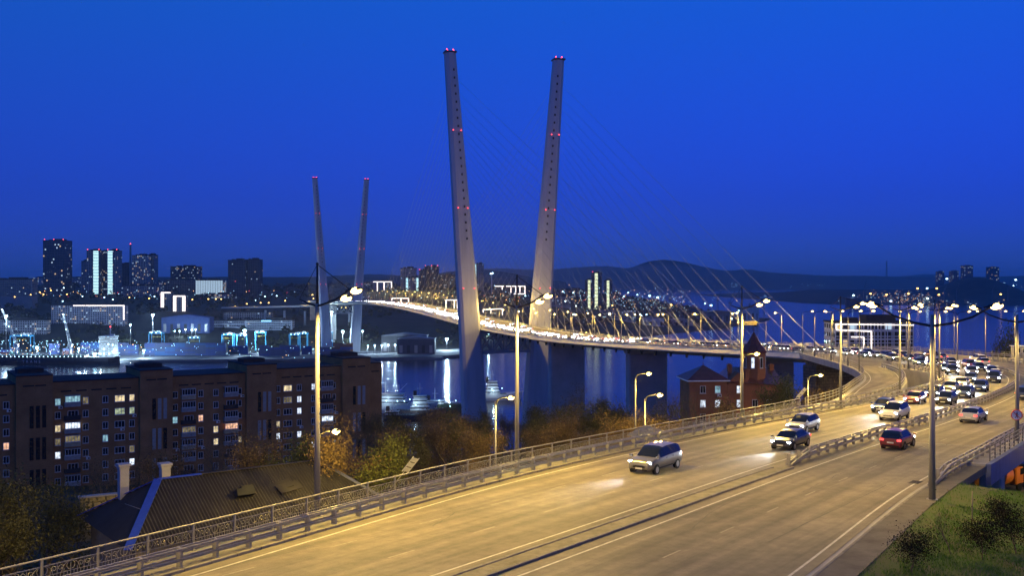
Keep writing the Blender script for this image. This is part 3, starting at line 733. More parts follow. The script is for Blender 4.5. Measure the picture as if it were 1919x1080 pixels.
def mast_lamp(p,rz,label,h=11.1,top=2.1,heads=((2.3,0.75),(1.45,0.35)),other=1.2,power=6500,r0=0.17,group=None):
    """tall mast with stayed arms"""
    root=empty('street_lamp',p,rz,label,'street lamp',group)
    inst('pole',pole_mesh(h+0.05,r0,0.10),root)
    mb=MB(); mb.tube([(0,0,h),(0,0,h+top)],[0.075,0.05],8); mb.ball((0,0,h+top+0.03),0.08); mb.build('mast_top',DARKST,root)
    mb=MB(); x1,z1=heads[0]; mb.tube([(0,0,h-0.1),(x1*0.5,0,h+z1*0.3),(x1-0.2,0,h+z1)],[0.07,0.055,0.05],8)
    mb.tube([(0,0,h-0.1),(-other*0.5,0,h+0.05),(-other,0,h+0.25)],[0.07,0.05,0.045],8)
    for x,z in heads[1:]: mb.tube([(x*0.5,0.0,h+z1*0.2),(x-0.2,0.25,h+z)],0.045,6)
    mb.build('arm',DARKST,root)
    mb=MB(); mb.tube([(0,0,h+top),(x1*0.9,0,h+z1+0.1)],0.025,4); mb.tube([(0,0,h+top),(-other,0,h+0.3)],0.018,4); mb.build('stay_wire',DARKST,root)
    for i,(x,z) in enumerate(heads): head(root,(x-0.15,0.25 if i else 0,h+z-0.05),0,R(8),power,1.0)
    return root
def P3(f,d,y,dz=0.1):
    p,a=frame_at(f,d,y); return p+Vector((0,0,dz)), a
for y,lab,pw in ((52.5,'tall stayed lamp post behind the ornamental railing above the corrugated roof',5600),(69.5,'tall stayed lamp post rising in front of the pylon with twin bright lamps',5600),
              (98.5,'tall stayed lamp post behind the railing in front of the brick turret',5000)):
    p,a=P3(L0,-0.22,y); mast_lamp(p,a-math.pi/2,lab,power=pw)
for y,lab in ((114,'tall lamp post where slip road and guard rail part'),(130,'lamp post beside the gap, second along the inner guard rail'),
              (146.5,'lamp post on the inner guard rail at the middle of the bend'),(163,'lamp post on the inner guard rail near the tightest part of the bend'),(190,'lamp post at the nose of the gap between slip road and bend')):
    p,a=P3(EL,-0.35,y,0); mast_lamp(p,a-math.pi/2,lab,top=1.4,power=5200,r0=0.15)
def arm_lamp(p,rz,label,h=10.4,reach=2.0,rise=0.55,power=4500,group=None,two=False,r0=0.13,far=False,glow=0):
    root=empty('street_lamp',p,rz,label,'street lamp',group)
    inst('pole',pole_mesh(h,r0,0.075),root)
    mb=MB(); mb.tube([(0,0,h-0.3),(0.25,0,h+rise*0.5),(reach*0.5,0,h+rise*0.8),(reach,0,h+rise)],[0.07,0.06,0.055,0.05],6)
    if two: mb.tube([(0,0,h-0.3),(-0.25,0,h+rise*0.5),(-reach*0.5,0,h+rise*0.8),(-reach,0,h+rise)],[0.07,0.06,0.055,0.05],6)
    mb.build('arm',DARKST,root)
    head(root,(reach,0,h+rise-0.05),0,R(8),power,0.75 if far else 1.0,far)
    if two: head(root,(-reach,0,h+rise-0.05),math.pi,R(8),power,1.0,far)
    if glow: point('lamp_light',root,(reach+0.4,0,h+rise-0.35),glow,WARM,0.2)
    return root
def curved_lamp(p,rz,label,h=10.0,power=4300):
    """double lamp with two long swept arms"""
    root=empty('street_lamp',p,rz,label,'street lamp'); inst('pole',pole_mesh(h+0.6,0.19,0.11),root)
    for sg in (1,-1):
        mb=MB(); mb.tube([(0,0,h-0.05),(sg*1.0,0,h+0.12),(sg*2.1,0,h+0.5),(sg*3.0,0,h+1.05)],[0.08,0.07,0.06,0.05],8); mb.build('arm',DARKST,root)
        head(root,(sg*2.95,0,h+1.05),0 if sg>0 else math.pi,R(14),power*(0.8 if sg>0 else 0.4))
    return root
p,a=P3(RR,1.2,57.4,0.05); curved_lamp(p,a+math.pi/2,'tall double-armed lamp post on the walk at the right, beside the grass')
p,a=P3(RR,0.7,84.0,0.0); sgnlamp=curved_lamp(p,a+math.pi/2,'double-armed lamp post carrying the round no-pedestrians sign')
for i,y in enumerate((112,138,165,195)):
    p,a=P3(RR,0.7,y,0.0); curved_lamp(p,a+math.pi/2,'double-armed lamp post further along the right edge of the road',power=4600).__setitem__('group','lamps along the right edge')
p,a=P3(RR,1.0,4,0.0); curved_lamp(p,a+math.pi/2,'double-armed lamp post further along the right edge of the road',power=5200).__setitem__('group','lamps along the right edge')
p,a=P3(L0,-0.22,30,0.1); mast_lamp(p,a-math.pi/2,'tall stayed lamp post further left along the ornamental railing',power=5600)
for y,t in ((180,'where the slip road railing bends most'),(199,'second along the outer slip road railing'),(220,'third along the outer slip road railing'),(241,'fourth along the outer slip road railing'),(262,'at the bridge end of the slip road railing')):
    p,a=P3(L0,-0.2,y); arm_lamp(p,a-math.pi/2,'slim lamp post '+t,power=2800)
for y,t in ((273,'where the bridge deck ends on the far side'),(257,'on the far side of the bend in front of open water'),(247,'behind the far railing, second from the booth'),(237.5,'behind the far railing beside the small booth')):
    p,a=P3(RR,0.9,y); arm_lamp(p,a+math.pi/2,'slim lamp post '+t,power=3200,two=(y<240))
for y,t in ((210,'single lamp post on the median at the bridge end of the bend'),(236,'lamp post on the median where the bend meets the bridge')):
    p,a=P3(MD,0.75,y,0); arm_lamp(p,a-math.pi/2,t,power=2600,two=True)
# lamps on the bridge deck, both sides
for sg,nm in ((-1,'near'),(1,'far')):
    for i in range(26):
        s=300-28*i-(14 if sg<0 else 0)
        arm_lamp(dk(s,sg*(HW-0.9),0.2),math.atan2(-sg*LT.y,-sg*LT.x),'%s slim lamp post along the %s side of the deck, counted from the abutment'%(ORD[i],nm),power=0,glow=11000 if s>-420 else 0,group='lamps on the %s side of the bridge'%nm,far=(s<0),r0=0.12)
# lower street lamps in the valley behind the railing
for px,py,Y,hh,lab in ((623,808,70,9.0,'street lamp glowing among bare trees behind the corrugated roof'),(952,745,90,9.0,'street lamp behind the railing, left of the pylon foot'),
                   (1211,700,112,9.0,'upper of two street lamps beside the grey shed'),(1231,740,101,9.0,'lower of two street lamps beside the grey shed'),
                   (1413,663,112,9.5,'street lamp in front of the brick turret'),(1533,703,131,9.5,'street lamp below the slip road railing, right of the ivy-covered corner')):
    q=at(px,py,Y); root=arm_lamp((q.x-1.1,q.y+0.6,q.z-hh-0.5),R(-30),lab,h=hh,reach=1.2,rise=0.5,power=0,glow=4200,r0=0.09)
    g=ground(q.x,q.y)
    if g<q.z-hh-0.5:
        mb=MB(); mb.box((0,0,(g-2-(q.z-hh-0.5))/2),(0.5,0.5,q.z-hh-0.5-g+2)); mb.build('footing',CONC,root)
# ---------------------------------------------------------------- brick apartment block across the valley
BRICK=brick_mat('brown_brick',(0.42,0.20,0.075),(0.34,0.155,0.06),(0.28,0.19,0.11),0.26,0.085)
ROOFT=mat('roof_felt',(0.035,0.037,0.045),0.9,0.3,0.6)
FRAME=mat('window_frame',(0.62,0.63,0.65),0.5,0.1,2)
PANEL=mat('balcony_panel',(0.34,0.33,0.31),0.7,0.2,1.5)
CREAM=mat('balcony_cream',(0.42,0.36,0.24),0.7,0.2,1.5)
LIT={'y':emis('lit_warm',(1.0,0.80,0.45),0.75,var=0.6,scale=1.6),'w':emis('lit_white',(0.78,0.88,1.0),1.1,var=0.6,scale=1.6),'t':emis('lit_teal',(0.38,0.72,0.85),0.6,var=0.6,scale=1.6),
     'g':emis('lit_green',(0.70,0.85,0.55),0.45,var=0.6,scale=1.6),'p':emis('lit_pink',(1.0,0.55,0.34),0.9,var=0.6,scale=1.6),'d':emis('lit_dim',(0.75,0.62,0.33),0.22,var=0.7,scale=1.6)}
def win_meshes(w,h,n,key):
    mb=MB(); t=0.09
    mb.box((-w/2+t/2,0,0),(t,0.10,h)); mb.box((w/2-t/2,0,0),(t,0.10,h)); mb.box((0,0,h/2-t/2),(w-2*t,0.10,t)); mb.box((0,0,-h/2+t/2),(w-2*t,0.10,t))
    for i in range(1,n): mb.box((-w/2+w*i/n,0,0),(0.07,0.08,h-2*t))
    mb.box((0,-0.07,-h/2-0.03),(w+0.16,0.20,0.05))
    f=mb.mesh('window',FRAME); panes={}
    for k in [None]+list(LIT):
        mb=MB(); mb.add([(-w/2+0.06,0.0,-h/2+0.06),(w/2-0.06,0.0,-h/2+0.06),(w/2-0.06,0.0,h/2-0.06),(-w/2+0.06,0.0,h/2-0.06)],[(0,1,2,3)]); panes[k]=mb.mesh('pane',GLASS if k is None else LIT[k])
    return f,panes
WM={'n':win_meshes(1.15,1.5,2,'n'),'w':win_meshes(2.1,1.45,3,'w'),'s':win_meshes(0.8,1.4,1,'s'),'b':win_meshes(3.0,1.35,5,'b'),'t':win_meshes(0.75,2.2,1,'t')}
def window(parent,loc,kind='n',lit=None,rz=0.0):
    f,p=WM[kind]; o=inst('window',f,parent,loc,(0,0,rz)); inst('pane',p[lit],o,(0,0.01,0)); return o
ac_m=MB(); ac_m.box((0,-0.15,0),(0.8,0.32,0.55)); ac_m.cyl((0,0,0),0.2,0.03,10,1,M=Matrix.Translation((0.1,-0.315,0))@Matrix.Rotation(R(90),4,'X')); ACM=ac_m.mesh('air_conditioner',[WHITEP,DARKST])
AP0=Vector((-104.7,205.0,47.0)); AU=math.atan2(0.547,0.837)
apt=empty('apartment_block',AP0,AU,'long brown brick apartment block with stair towers and balconies across the valley','building')
def pu(px):
    k=(px-960)/F; return (k*205+104.7)/(0.837-0.547*k)
secs=[(-80,29,26.6,0),(29,98,28.3,1),(98,261,26.7,0),(261,322,28.3,1),(322,460,26.6,0),(460,516,28.4,1),(516,639,27.1,0),(639,691,28.9,1),(691,716,27.4,2)]
for a,b,h,tw in secs:
    u0,u1=pu(a),pu(b); fw=-1.1 if tw==1 else 0.0; dp=13.0
    mb=MB(); mb.box(((u0+u1)/2,dp/2+fw/2,h/2-4),(u1-u0-0.02,dp-fw,h+8)); mb.build('wall',BRICK,apt)
    mb=MB(); mb.box(((u0+u1)/2,dp/2+fw/2,h+0.12),(u1-u0+0.1,dp-fw+0.5,0.25)); mb.build('roof',ROOFT,apt)
    if tw==1:
        mb=MB(); mb.box(((u0+u1)/2,6.5,h+0.6),(u1-u0-2.0,4.5,1.0)); mb.hexa([(u0+0.7,4,h+1.1),(u1-0.7,4,h+1.1),(u1-0.7,9,h+1.1),(u0+0.7,9,h+1.1)],[(u0+2.5,4.5,h+1.4),(u1-2.5,4.5,h+1.4),(u1-2.5,8.5,h+1.4),(u0+2.5,8.5,h+1.4)]); mb.build('roof_house',ROOFT,apt)
        n=3; w=(u1-u0)
        for i in range(n):
            for j,zc in enumerate((19.8,13.2,6.6)):
                mb=MB(); mb.box((0,0,0),(0.75,0.12,4.6)); x=u0+w*(0.42+0.17*i)
                mb.build('stair_panel',PANEL if (i+j)%3 and a!=29 else GLASS,apt,(x,fw-0.04,zc))
    for i in range(max(1,int((u1-u0)/3.2))):
        x=u0+1.2+(u1-u0-2.4)*(i+0.5)/max(1,int((u1-u0)/3.2))
        mb=MB(); mb.box((0,0,0),(2.1,0.06,0.28)); mb.build('attic_vent',SLOT,apt,(x,fw-0.02,h-2.0))
    mb=MB(); mb.box(((u0+u1)/2,fw-0.06,h-1.35),(u1-u0,0.16,0.14)); mb.build('string_course',BRICK,apt)
R0=22.5; DR=2.8
cols=[(-15,'n'),(12,'n'),(108.7,'n'),(135.3,'b'),(160.8,'n'),(197.8,'n'),(224.9,'w'),(247.6,'n'),(328.4,'n'),(352.2,'b'),(376.5,'n'),(404.8,'n'),(431.8,'b'),(450,'s'),
      (520.8,'n'),(539.5,'w'),(561,'n'),(588,'n'),(611,'b'),(626.5,'s')]
lit={(12,3):'p',(108.7,0):'t',(108.7,2):'y',(108.7,3):'d',(108.7,4):'w',(135.3,0):'t',(135.3,2):'w',(135.3,3):'d',(160.8,0):'d',(224.9,0):'y',(224.9,1):'g',(247.6,0):'y',(247.6,1):'g',(247.6,4):'d',(247.6,5):'w',
     (328.4,2):'t',(352.2,3):'d',(376.5,2):'p',(404.8,3):'y',(404.8,4):'y',(431.8,3):'p',(450,4):'y',(520.8,3):'y',(520.8,4):'w',(539.5,0):'y',(539.5,1):'d',(561,1):'w',(561,2):'w',(561,4):'w',(588,0):'w',(611,3):'w',(626.5,5):'t',(588,5):'w',(197.8,3):'t'}
for cx,k in cols:
    u=pu(cx)
    for r in range(7):
        z=R0-DR*r; l=lit.get((cx,r))
        if k=='b':
            style=(int(cx)+r*3)%4
            mb=MB(); mb.box((0,-0.55,-1.02),(3.1,1.15,0.12)); mb.box((0,-1.08,-0.55),(3.1,0.06,0.85)); mb.box((-1.52,-0.55,-0.55),(0.06,1.05,0.85)); mb.box((1.52,-0.55,-0.55),(0.06,1.05,0.85))
            bal=mb.build('balcony',CREAM if style==0 else (PANEL if style!=2 else ROOFT),apt,(u,0,z))
            if style!=2 or l:
                mb=MB(); mb.box((0,-0.55,1.30),(3.2,1.25,0.08)); mb.build('balcony_roof',PANEL,bal)
                f,p=WM['b']; inst('glazing',f,bal,(0,-1.05,0.58)); inst('glazing_pane',p[l],bal,(0,-1.03,0.58))
            else: inst('glazing',WM['w'][0],bal,(0.2,-0.04,0.1)); inst('glazing_pane',WM['w'][1][l],bal,(0.2,-0.03,0.1))
        else:
            window(apt,(u,-0.05,z),k,l)
            if (int(cx)*7+r*5)%6==0 and r<5: inst('air_conditioner',ACM,apt,(u+0.5,-0.02,z-1.15))
# ---------------------------------------------------------------- old house with corrugated hip roof
CORR=mat('corrugated_sheet',(0.034,0.032,0.034),0.75,0.45,0.5,0.2,6,c2=(0.013,0.012,0.013))
DARKR=mat('tarred_roof',(0.018,0.020,0.026),0.85,0.3,0.8)
BLUEP=mat('ridge_blue',(0.025,0.06,0.42),0.45,0.15,2)
HA=Vector((-24.7,70.0,0)); HB=Vector((-15.0,77.4,0)); hd=(HB-HA).normalized(); HL=(HB-HA).length; hrz=math.atan2(hd.y,hd.x)
house=empty('old_house',(HA.x,HA.y,74.5),hrz,'old house with a dark corrugated hip roof edged in blue below the railing','house')
zr_,ze=6.6,3.5; hw,ov=5.9,3.8
mb=MB(); mb.box((HL/2,0,0.5),(HL+2*ov-1.4,2*hw-1.4,5.9)); mb.build('wall',mat('old_plaster',(0.32,0.27,0.17),0.9,0.3,0.6,0.3,4),house)
def corr_slope(a,b,c,d,n,m,name,amp=0.035):
    """corrugated sheet between eave a-b and ridge d-c, split in separate sheets"""
    a,b,c,d=map(Vector,(a,b,c,d)); nrm=(b-a).cross(d-a).normalized(); k=n*7
    sheets=max(1,n//2); per=14
    L=(b-a).length
    for s in range(sheets):
        mb=MB(); vs=[]; lift=rng.uniform(0,0.03)
        for i in range(per+1):
            t=(s*per+i)/(sheets*per); e=a+(b-a)*t
            # ridge point straight up the slope, clipped by the hips
            up=(d-a)-(b-a)*((d-a).dot(b-a)/(b-a).length_squared)
            tl=(d-a).dot(b-a)/(b-a).length_squared; tr=1-(c-b).dot(a-b)/(b-a).length_squared
            f=1.0
            if t<tl: f=t/tl if tl>0 else 1
            if t>tr: f=(1-t)/(1-tr) if tr<1 else 1
            w=nrm*(amp*math.cos(i*math.pi)+lift)
            vs+=[e+w,e+up*max(f,0.001)+w]
        mb.add(vs,[(2*i,2*i+2,2*i+3,2*i+1) for i in range(per)]); mb.build(name,m,house)
    return nrm
A1=(-ov,-hw,ze); A2=(HL+ov,-hw,ze); A3=(HL+ov,hw,ze); A4=(-ov,hw,ze); Rg0=(0,0,zr_); Rg1=(HL,0,zr_)
corr_slope(A1,A2,Rg1,Rg0,24,CORR,'roof_sheet'); corr_slope(A3,A4,Rg0,Rg1,16,CORR,'roof_sheet')
mb=MB(); mb.add([A4,A1,Rg0],[(0,1,2)]); mb.build('hip_end',DARKR,house); mb=MB(); mb.add([A2,A3,Rg1],[(0,1,2)]); mb.build('hip_end',CORR,house)
def cap(a,b,w,m,name='ridge_cap'):
    a=Vector(a)+Vector((0,0,0.07)); b=Vector(b)+Vector((0,0,0.07)); mb=MB(); mb.bar(a,b,w,0.06); return mb.build(name,m,house)
cap(A1,Rg0,0.55,BLUEP); cap(A4,Rg0,0.32,BLUEP); cap(Rg0,(HL*0.25,0,zr_),0.4,BLUEP); cap((HL*0.25,0,zr_),Rg1,0.35,CORR); cap(A2,Rg1,0.4,mat('ridge_zinc',(0.12,0.13,0.17),0.4,0.1,2)); cap(A3,Rg1,0.4,MATS['ridge_zinc'])
for x,yy,h in ((-1.6,2.6,2.7),(1.2,2.2,2.5)):
    mb=MB(); mb.box((0,0,h/2),(0.62,0.62,h)); mb.box((0,0,h+0.06),(0.86,0.86,0.16)); mb.box((0,0,h-0.15),(0.72,0.72,0.1)); mb.build('chimney',mat('whitewash',(0.36,0.36,0.38),0.8,0.15,2,0.2,12),house,(x,yy,zr_-1.9+ (0.0)))
mb=MB(); mb.box((0,0,0),(1.3,0.9,0.5)); mb.box((0.2,0,0.35),(0.9,0.7,0.2)); mb.build('roof_hatch',DARKR,house,(5.2,-2.6,5.45),(R(-28),0,0))
for q in range(2):
    mb=MB(); mb.box((0,0,0),(2.0,0.9,0.04)); mb.build('loose_sheet',CORR,house,(8+q*0.7,-2.2-0.3*(q%3),5.55+0.05*q-0.15*(q%3)),(R(28+4*q),R(6*q-10),R(14*q)))
mb=MB(); mb.tube([(-2.6,-1.2,5.5),(-1.5,-2.6,5.05)],0.02,4); mb.build('roof_wire',STEEL,house)
# masonry wall behind the house, stone by stone
sw=empty('stone_wall',(-33.2,77.0,75.6),R(28),'yellowish stone garden wall lit by a lamp beside the blue-edged roof','wall')
STONE=[mat('stone_%d'%i,(0.30+0.04*i,0.26+0.03*i,0.13+0.02*i),0.9,0.3,3,0.4,15) for i in range(3)]
mb=MB(); mb.box((2.6,0.05,0.4),(5.1,0.30,4.6)); mb.build('core',STONE[0],sw)
sm=[]
for m in STONE:
    mb=MB(); mb.box((0,0,0),(0.6,0.5,0.36),bev=0.05); sm.append(mb.mesh('stone',m))
for r in range(7):
    for c in range(8): inst('stone',sm[(r*5+c*3)%3],sw,(0.3+c*0.63+(0.3 if r%2 else 0),0.0,0.2+r*0.385),(0,0,rng.uniform(-0.04,0.04)),(rng.uniform(0.9,1.03),1+rng.uniform(-0.1,0.12),rng.uniform(0.9,1.0)))
mb=MB(); mb.box((2.6,0,2.78),(5.4,0.65,0.12)); mb.build('coping',CONC,sw)
# ---------------------------------------------------------------- red brick house with octagonal turret
RBR=brick_mat('red_brick',(0.34,0.13,0.065),(0.28,0.105,0.055),(0.16,0.12,0.1),0.26,0.08)
RROOF=mat('red_metal_roof',(0.16,0.035,0.03),0.42,0.3,0.8,metal=0.3,spec=0.5)
SROOF=mat('worn_metal_roof',(0.22,0.10,0.10),0.28,0.5,0.7,0.35,3,metal=0.75,spec=0.6)
bo=Vector((35.1,200.0,59.5)); brh=empty('brick_house',bo,R(4),'red brick house with steep octagonal turret and lit windows below the bridge end','house')
mb=MB(); mb.box((4.1,4,5.0),(7.6,8,21.4)); mb.build('wall',RBR,brh)
mb=MB(); ap=(4.1,4,18.4)
c4=[(-0.3,-0.6,15.7),(8.4,-0.6,15.7),(8.4,8.6,15.7),(-0.3,8.6,15.7)]
mb.add(c4+[ap],[(0,1,4),(1,2,4),(2,3,4),(3,0,4)]); mb.add([(x,y,z-0.25) for x,y,z in c4]+c4,[(3,2,1,0),(0,1,5,4),(1,2,6,5),(2,3,7,6),(3,0,4,7)],1); mb.cyl((4.1,4,18.3),0.08,0.7,6); mb.build('hip_roof',[RROOF,WHITEP],brh)
mb=MB(); mb.box((13.6,4.6,4.6),(11.3,9.2,20.8)); 
mb.build('wall',RBR,brh)
mb=MB(); e=[(7.95,-0.5,15.3),(19.7,-0.5,14.6),(19.7,9.7,14.6),(7.95,9.7,15.3)]; rd=[(9.5,5.4,17.9),(19.2,5.4,17.5)]
mb.add(e+rd,[(0,1,5,4),(1,2,5),(2,3,4,5),(3,0,4)],0); fixn(mb.build('metal_roof',SROOF,brh))
for i in range(8):
    x0=8.3+i*1.4; mb=MB(); mb.bar((x0,-0.45,15.36-0.06*i),(9.9+i*1.15,5.3,17.95-0.05*i),0.07,0.09); mb.build('roof_seam',SROOF,brh)
mb=MB(); mb.add([(8.0,-0.02,15.0),(12.5,-0.02,14.9),(10.2,-0.02,17.2)],[(0,1,2)]); mb.prism([(8.0,15.0),(12.5,14.9),(10.2,17.2)],-0.1,2.5,'y'); mb.build('gable',RBR,brh)
tx,ty,tr=14.4,3.2,2.45
mb=MB(); mb.cyl((tx,ty,14.0),tr,7.2,8,smooth=False); tur=mb.build('turret',RBR,brh)
mb=MB(); mb.cyl((tx,ty,21.0),tr+0.35,0.3,8,smooth=False); mb.tube([(tx,ty,21.3),(tx,ty,22.6),(tx,ty,25.2)],[tr+0.3,1.55,0.04],8,smooth=False); mb.tube([(tx,ty,25.1),(tx,ty,26.6)],0.04,5); mb.ball((tx,ty,25.6),0.12); mb.build('turret_roof',RROOF,tur)
mb=MB(); mb.box((tx+0.25,ty,26.4),(0.6,0.04,0.35)); mb.build('weather_vane',DARKST,tur)
for i in range(8):
    a=R(-90+22.5+45*i); q=(tx+math.cos(a)*(tr*0.925),ty+math.sin(a)*(tr*0.925),19.0); f,p=WM['t']; o=inst('turret_window',f,tur,q,(0,0,a+math.pi/2)); 
    w=inst('turret_pane',p['w' if i==7 else None],tur,(q[0]+math.cos(a)*0.01,q[1]+math.sin(a)*0.01,19.0),(0,0,a+math.pi/2))
for x,z,l,k in ((3.0,13.8,None,'n'),(6.0,13.8,'t','n'),(3.0,11.0,'w','n'),(6.0,11.0,'w','n')): window(brh,(x,-0.05,z),k,l)
for x,z,l in ((10.4,13.8,'w'),(10.4,11.0,'w'),(16.5,11,None),(13.6,11,None)): window(brh,(x,-0.05,z),'n',l)
for x,z in ((3.0,8.2),(6.0,8.2),(10.4,8.2)): window(brh,(x,-0.05,z),'n',None)
inst('air_conditioner',ACM,brh,(6.3,-0.02,12.6))
for x,y,z in ((9.4,3.5,17.0),(12.2,0.9,16.2),(18.6,5.0,16.8)):
    mb=MB(); mb.box((0,0,0.8),(0.8,0.8,2.2)); mb.box((0,0,1.95),(1.05,1.05,0.2)); mb.box((0,0,2.15),(0.6,0.6,0.25)); mb.build('chimney',RBR,brh,(x,y,z-0.6))
# small grey shed by the lower street, frames leaning below the railing
sh=at(1222,800,93); shed=empty('shed',(sh.x,sh.y,75.5),R(20),'small grey shed with pitched metal roof just behind the railing','shed')
mb=MB(); mb.box((0,0,2.4),(2.7,3.0,5.2)); mb.build('wall',mat('shed_wall',(0.33,0.31,0.28),0.85,0.2,1),shed)
mb=MB(); mb.prism([(-1.6,5.0),(1.6,5.0),(1.6,5.1),(0.2,5.9),(-1.6,5.1)],-1.8,1.8,'y'); mb.build('roof',mat('shed_roof',(0.16,0.165,0.17),0.6,0.3,1.5,metal=0.3),shed)
mb=MB(); mb.box((0,0,0),(0.9,0.08,1.9)); mb.build('door',DARKST,shed,(0.5,-1.54,3.2))
for px,py,Y,lab,rx in ((770,872,76,'white slatted frame leaning below the railing left of the street lamp',40),(1503,737,128,'white slatted frame leaning below the slip road railing',35)):
    q=at(px,py,Y); fr=empty('leaning_frame',q,R(30),lab,'frame'); fr.rotation_euler=(R(rx),R(20),R(30)); fr.scale=(0.55,0.55,0.55)
    for sx in (-0.45,0.45):
        mb=MB(); mb.box((0,0,0),(0.08,0.08,3.2)); mb.build('rail',WHITEP,fr,(sx,0,0))
    for k in range(3):
        mb=MB(); mb.box((0,0,0),(0.84,0.03,0.8)); mb.build('slat',WHITEP,fr,(0,0,-1.0+k*1.0))
    mb=MB(); mb.tube([(0,0.2,-1.5),(0,0.2,-9)],0.06,6,M=Matrix.Rotation(R(0),4,'X')); 
    g=ground(q.x,q.y); o=mb.build('support_post',STEEL,fr); o.rotation_euler=(0,0,0)
# low dark-blue roofed building below the brick house
q=at(1335,775,170); lowb=empty('low_building',(q.x,q.y,62),R(-6),'low building with a bluish flat roof in front of the brick house','building')
mb=MB(); mb.box((0,0,3.0),(15,8,9)); mb.build('wall',mat('low_wall',(0.20,0.17,0.15),0.9,0.2,1),lowb)
mb=MB(); mb.hexa([(-8,-4.6,7.5),(8,-4.6,7.5),(8,4.6,7.5),(-8,4.6,7.5)],[(-7,-0.4,9.0),(7,-0.4,9.0),(7,0.4,9.0),(-7,0.4,9.0)]); mb.build('roof',mat('blue_roof',(0.05,0.07,0.16),0.6,0.2,1),lowb)
# booth behind the far railing, with its window
q=Vector((124.2,246.0,zr(246))); booth=empty('booth',q,R(10),'small white booth with square windows beyond the far railing','booth')
mb=MB(); mb.box((0,0,1.2),(2.6,2.2,2.4),bev=0.05); mb.build('wall',mat('booth_wall',(0.40,0.38,0.36),0.7,0.1,2),booth); mb=MB(); mb.box((0,0,2.5),(3.0,2.6,0.16)); mb.build('roof',WHITEP,booth)
for x in (-0.65,0.65): window(booth,(x,-1.12,1.45),'s',None)
mb=MB(); mb.box((0,0,-4),(2.8,2.4,8)); mb.build('base',CONC,booth)
# round no-pedestrians sign
sg_=empty('traffic_sign',sgnlamp.location+Vector((-0.14,-0.22,2.2)),R(-12),'round red-rimmed no-pedestrians sign on the lamp post at the right edge','sign')
SGW=mat('sign_white',(0.75,0.74,0.70),0.5,0.05); SGR=mat('sign_red',(0.55,0.03,0.03),0.5,0.05); SGB=mat('sign_black',(0.02,0.02,0.02),0.5,0.05)
X90=Matrix.Rotation(R(90),4,'X')
mb=MB(); mb.cyl((0,0,0),0.45,0.02,28,0,M=X90); mb.build('plate',SGW,sg_)
mb=MB(); mb.tube([(0.42*math.cos(2*math.pi*i/28),-0.03,0.42*math.sin(2*math.pi*i/28)) for i in range(29)],0.035,6); mb.bar((-0.29,-0.035,0.29),(0.29,-0.035,-0.29),0.05,0.01,up=(0,1,0)); mb.build('red_rim',SGR,sg_)
mb=MB(); mb.cyl((0.0,0,0),0.05,0.01,12,0,M=Matrix.Translation((0.02,-0.025,0.22))@X90)
for a,b,w in (((0.02,-0.026,0.16),(0.0,-0.026,-0.05),0.08),((0.0,-0.026,-0.04),(0.10,-0.026,-0.27),0.05),((0.0,-0.026,-0.04),(-0.12,-0.026,-0.26),0.05),((0.02,-0.026,0.13),(0.13,-0.026,0.0),0.035),((0.02,-0.026,0.13),(-0.10,-0.026,0.01),0.035)): mb.bar(a,b,w,0.01,up=(0,1,0))
mb.build('walker_symbol',SGB,sg_); mb=MB(); mb.box((0,0.1,0),(0.1,0.16,0.1)); mb.build('bracket',STEEL,sg_)
# overhead-sign board on the bridge and small round signs
q=dk(262,HW+0.4,7.5); og=empty('road_sign',dk(262,HW-0.7,0.2),math.atan2(LT.y,LT.x),'yellowish direction board on a bracket above the bridge deck','sign')
mb=MB(); mb.tube([(0,0,0),(0,0,8.2)],0.13,8); mb.tube([(0,0,7.6),(-9.5,0,7.6)],0.1,6); mb.build('bracket_post',POLE,og); mb=MB(); mb.box((-6.5,-0.2,7.6),(6.0,0.08,1.3)); mb.build('board',mat('board_back',(0.30,0.26,0.16),0.6,0.2,2),og)
mb=MB()
for k in range(5): mb.box((-8.9+k*1.2,-0.25,7.75-(k%2)*0.3),(0.8,0.02,0.22))
mb.build('lettering_bars',mat('board_dark',(0.06,0.05,0.04),0.6),og)
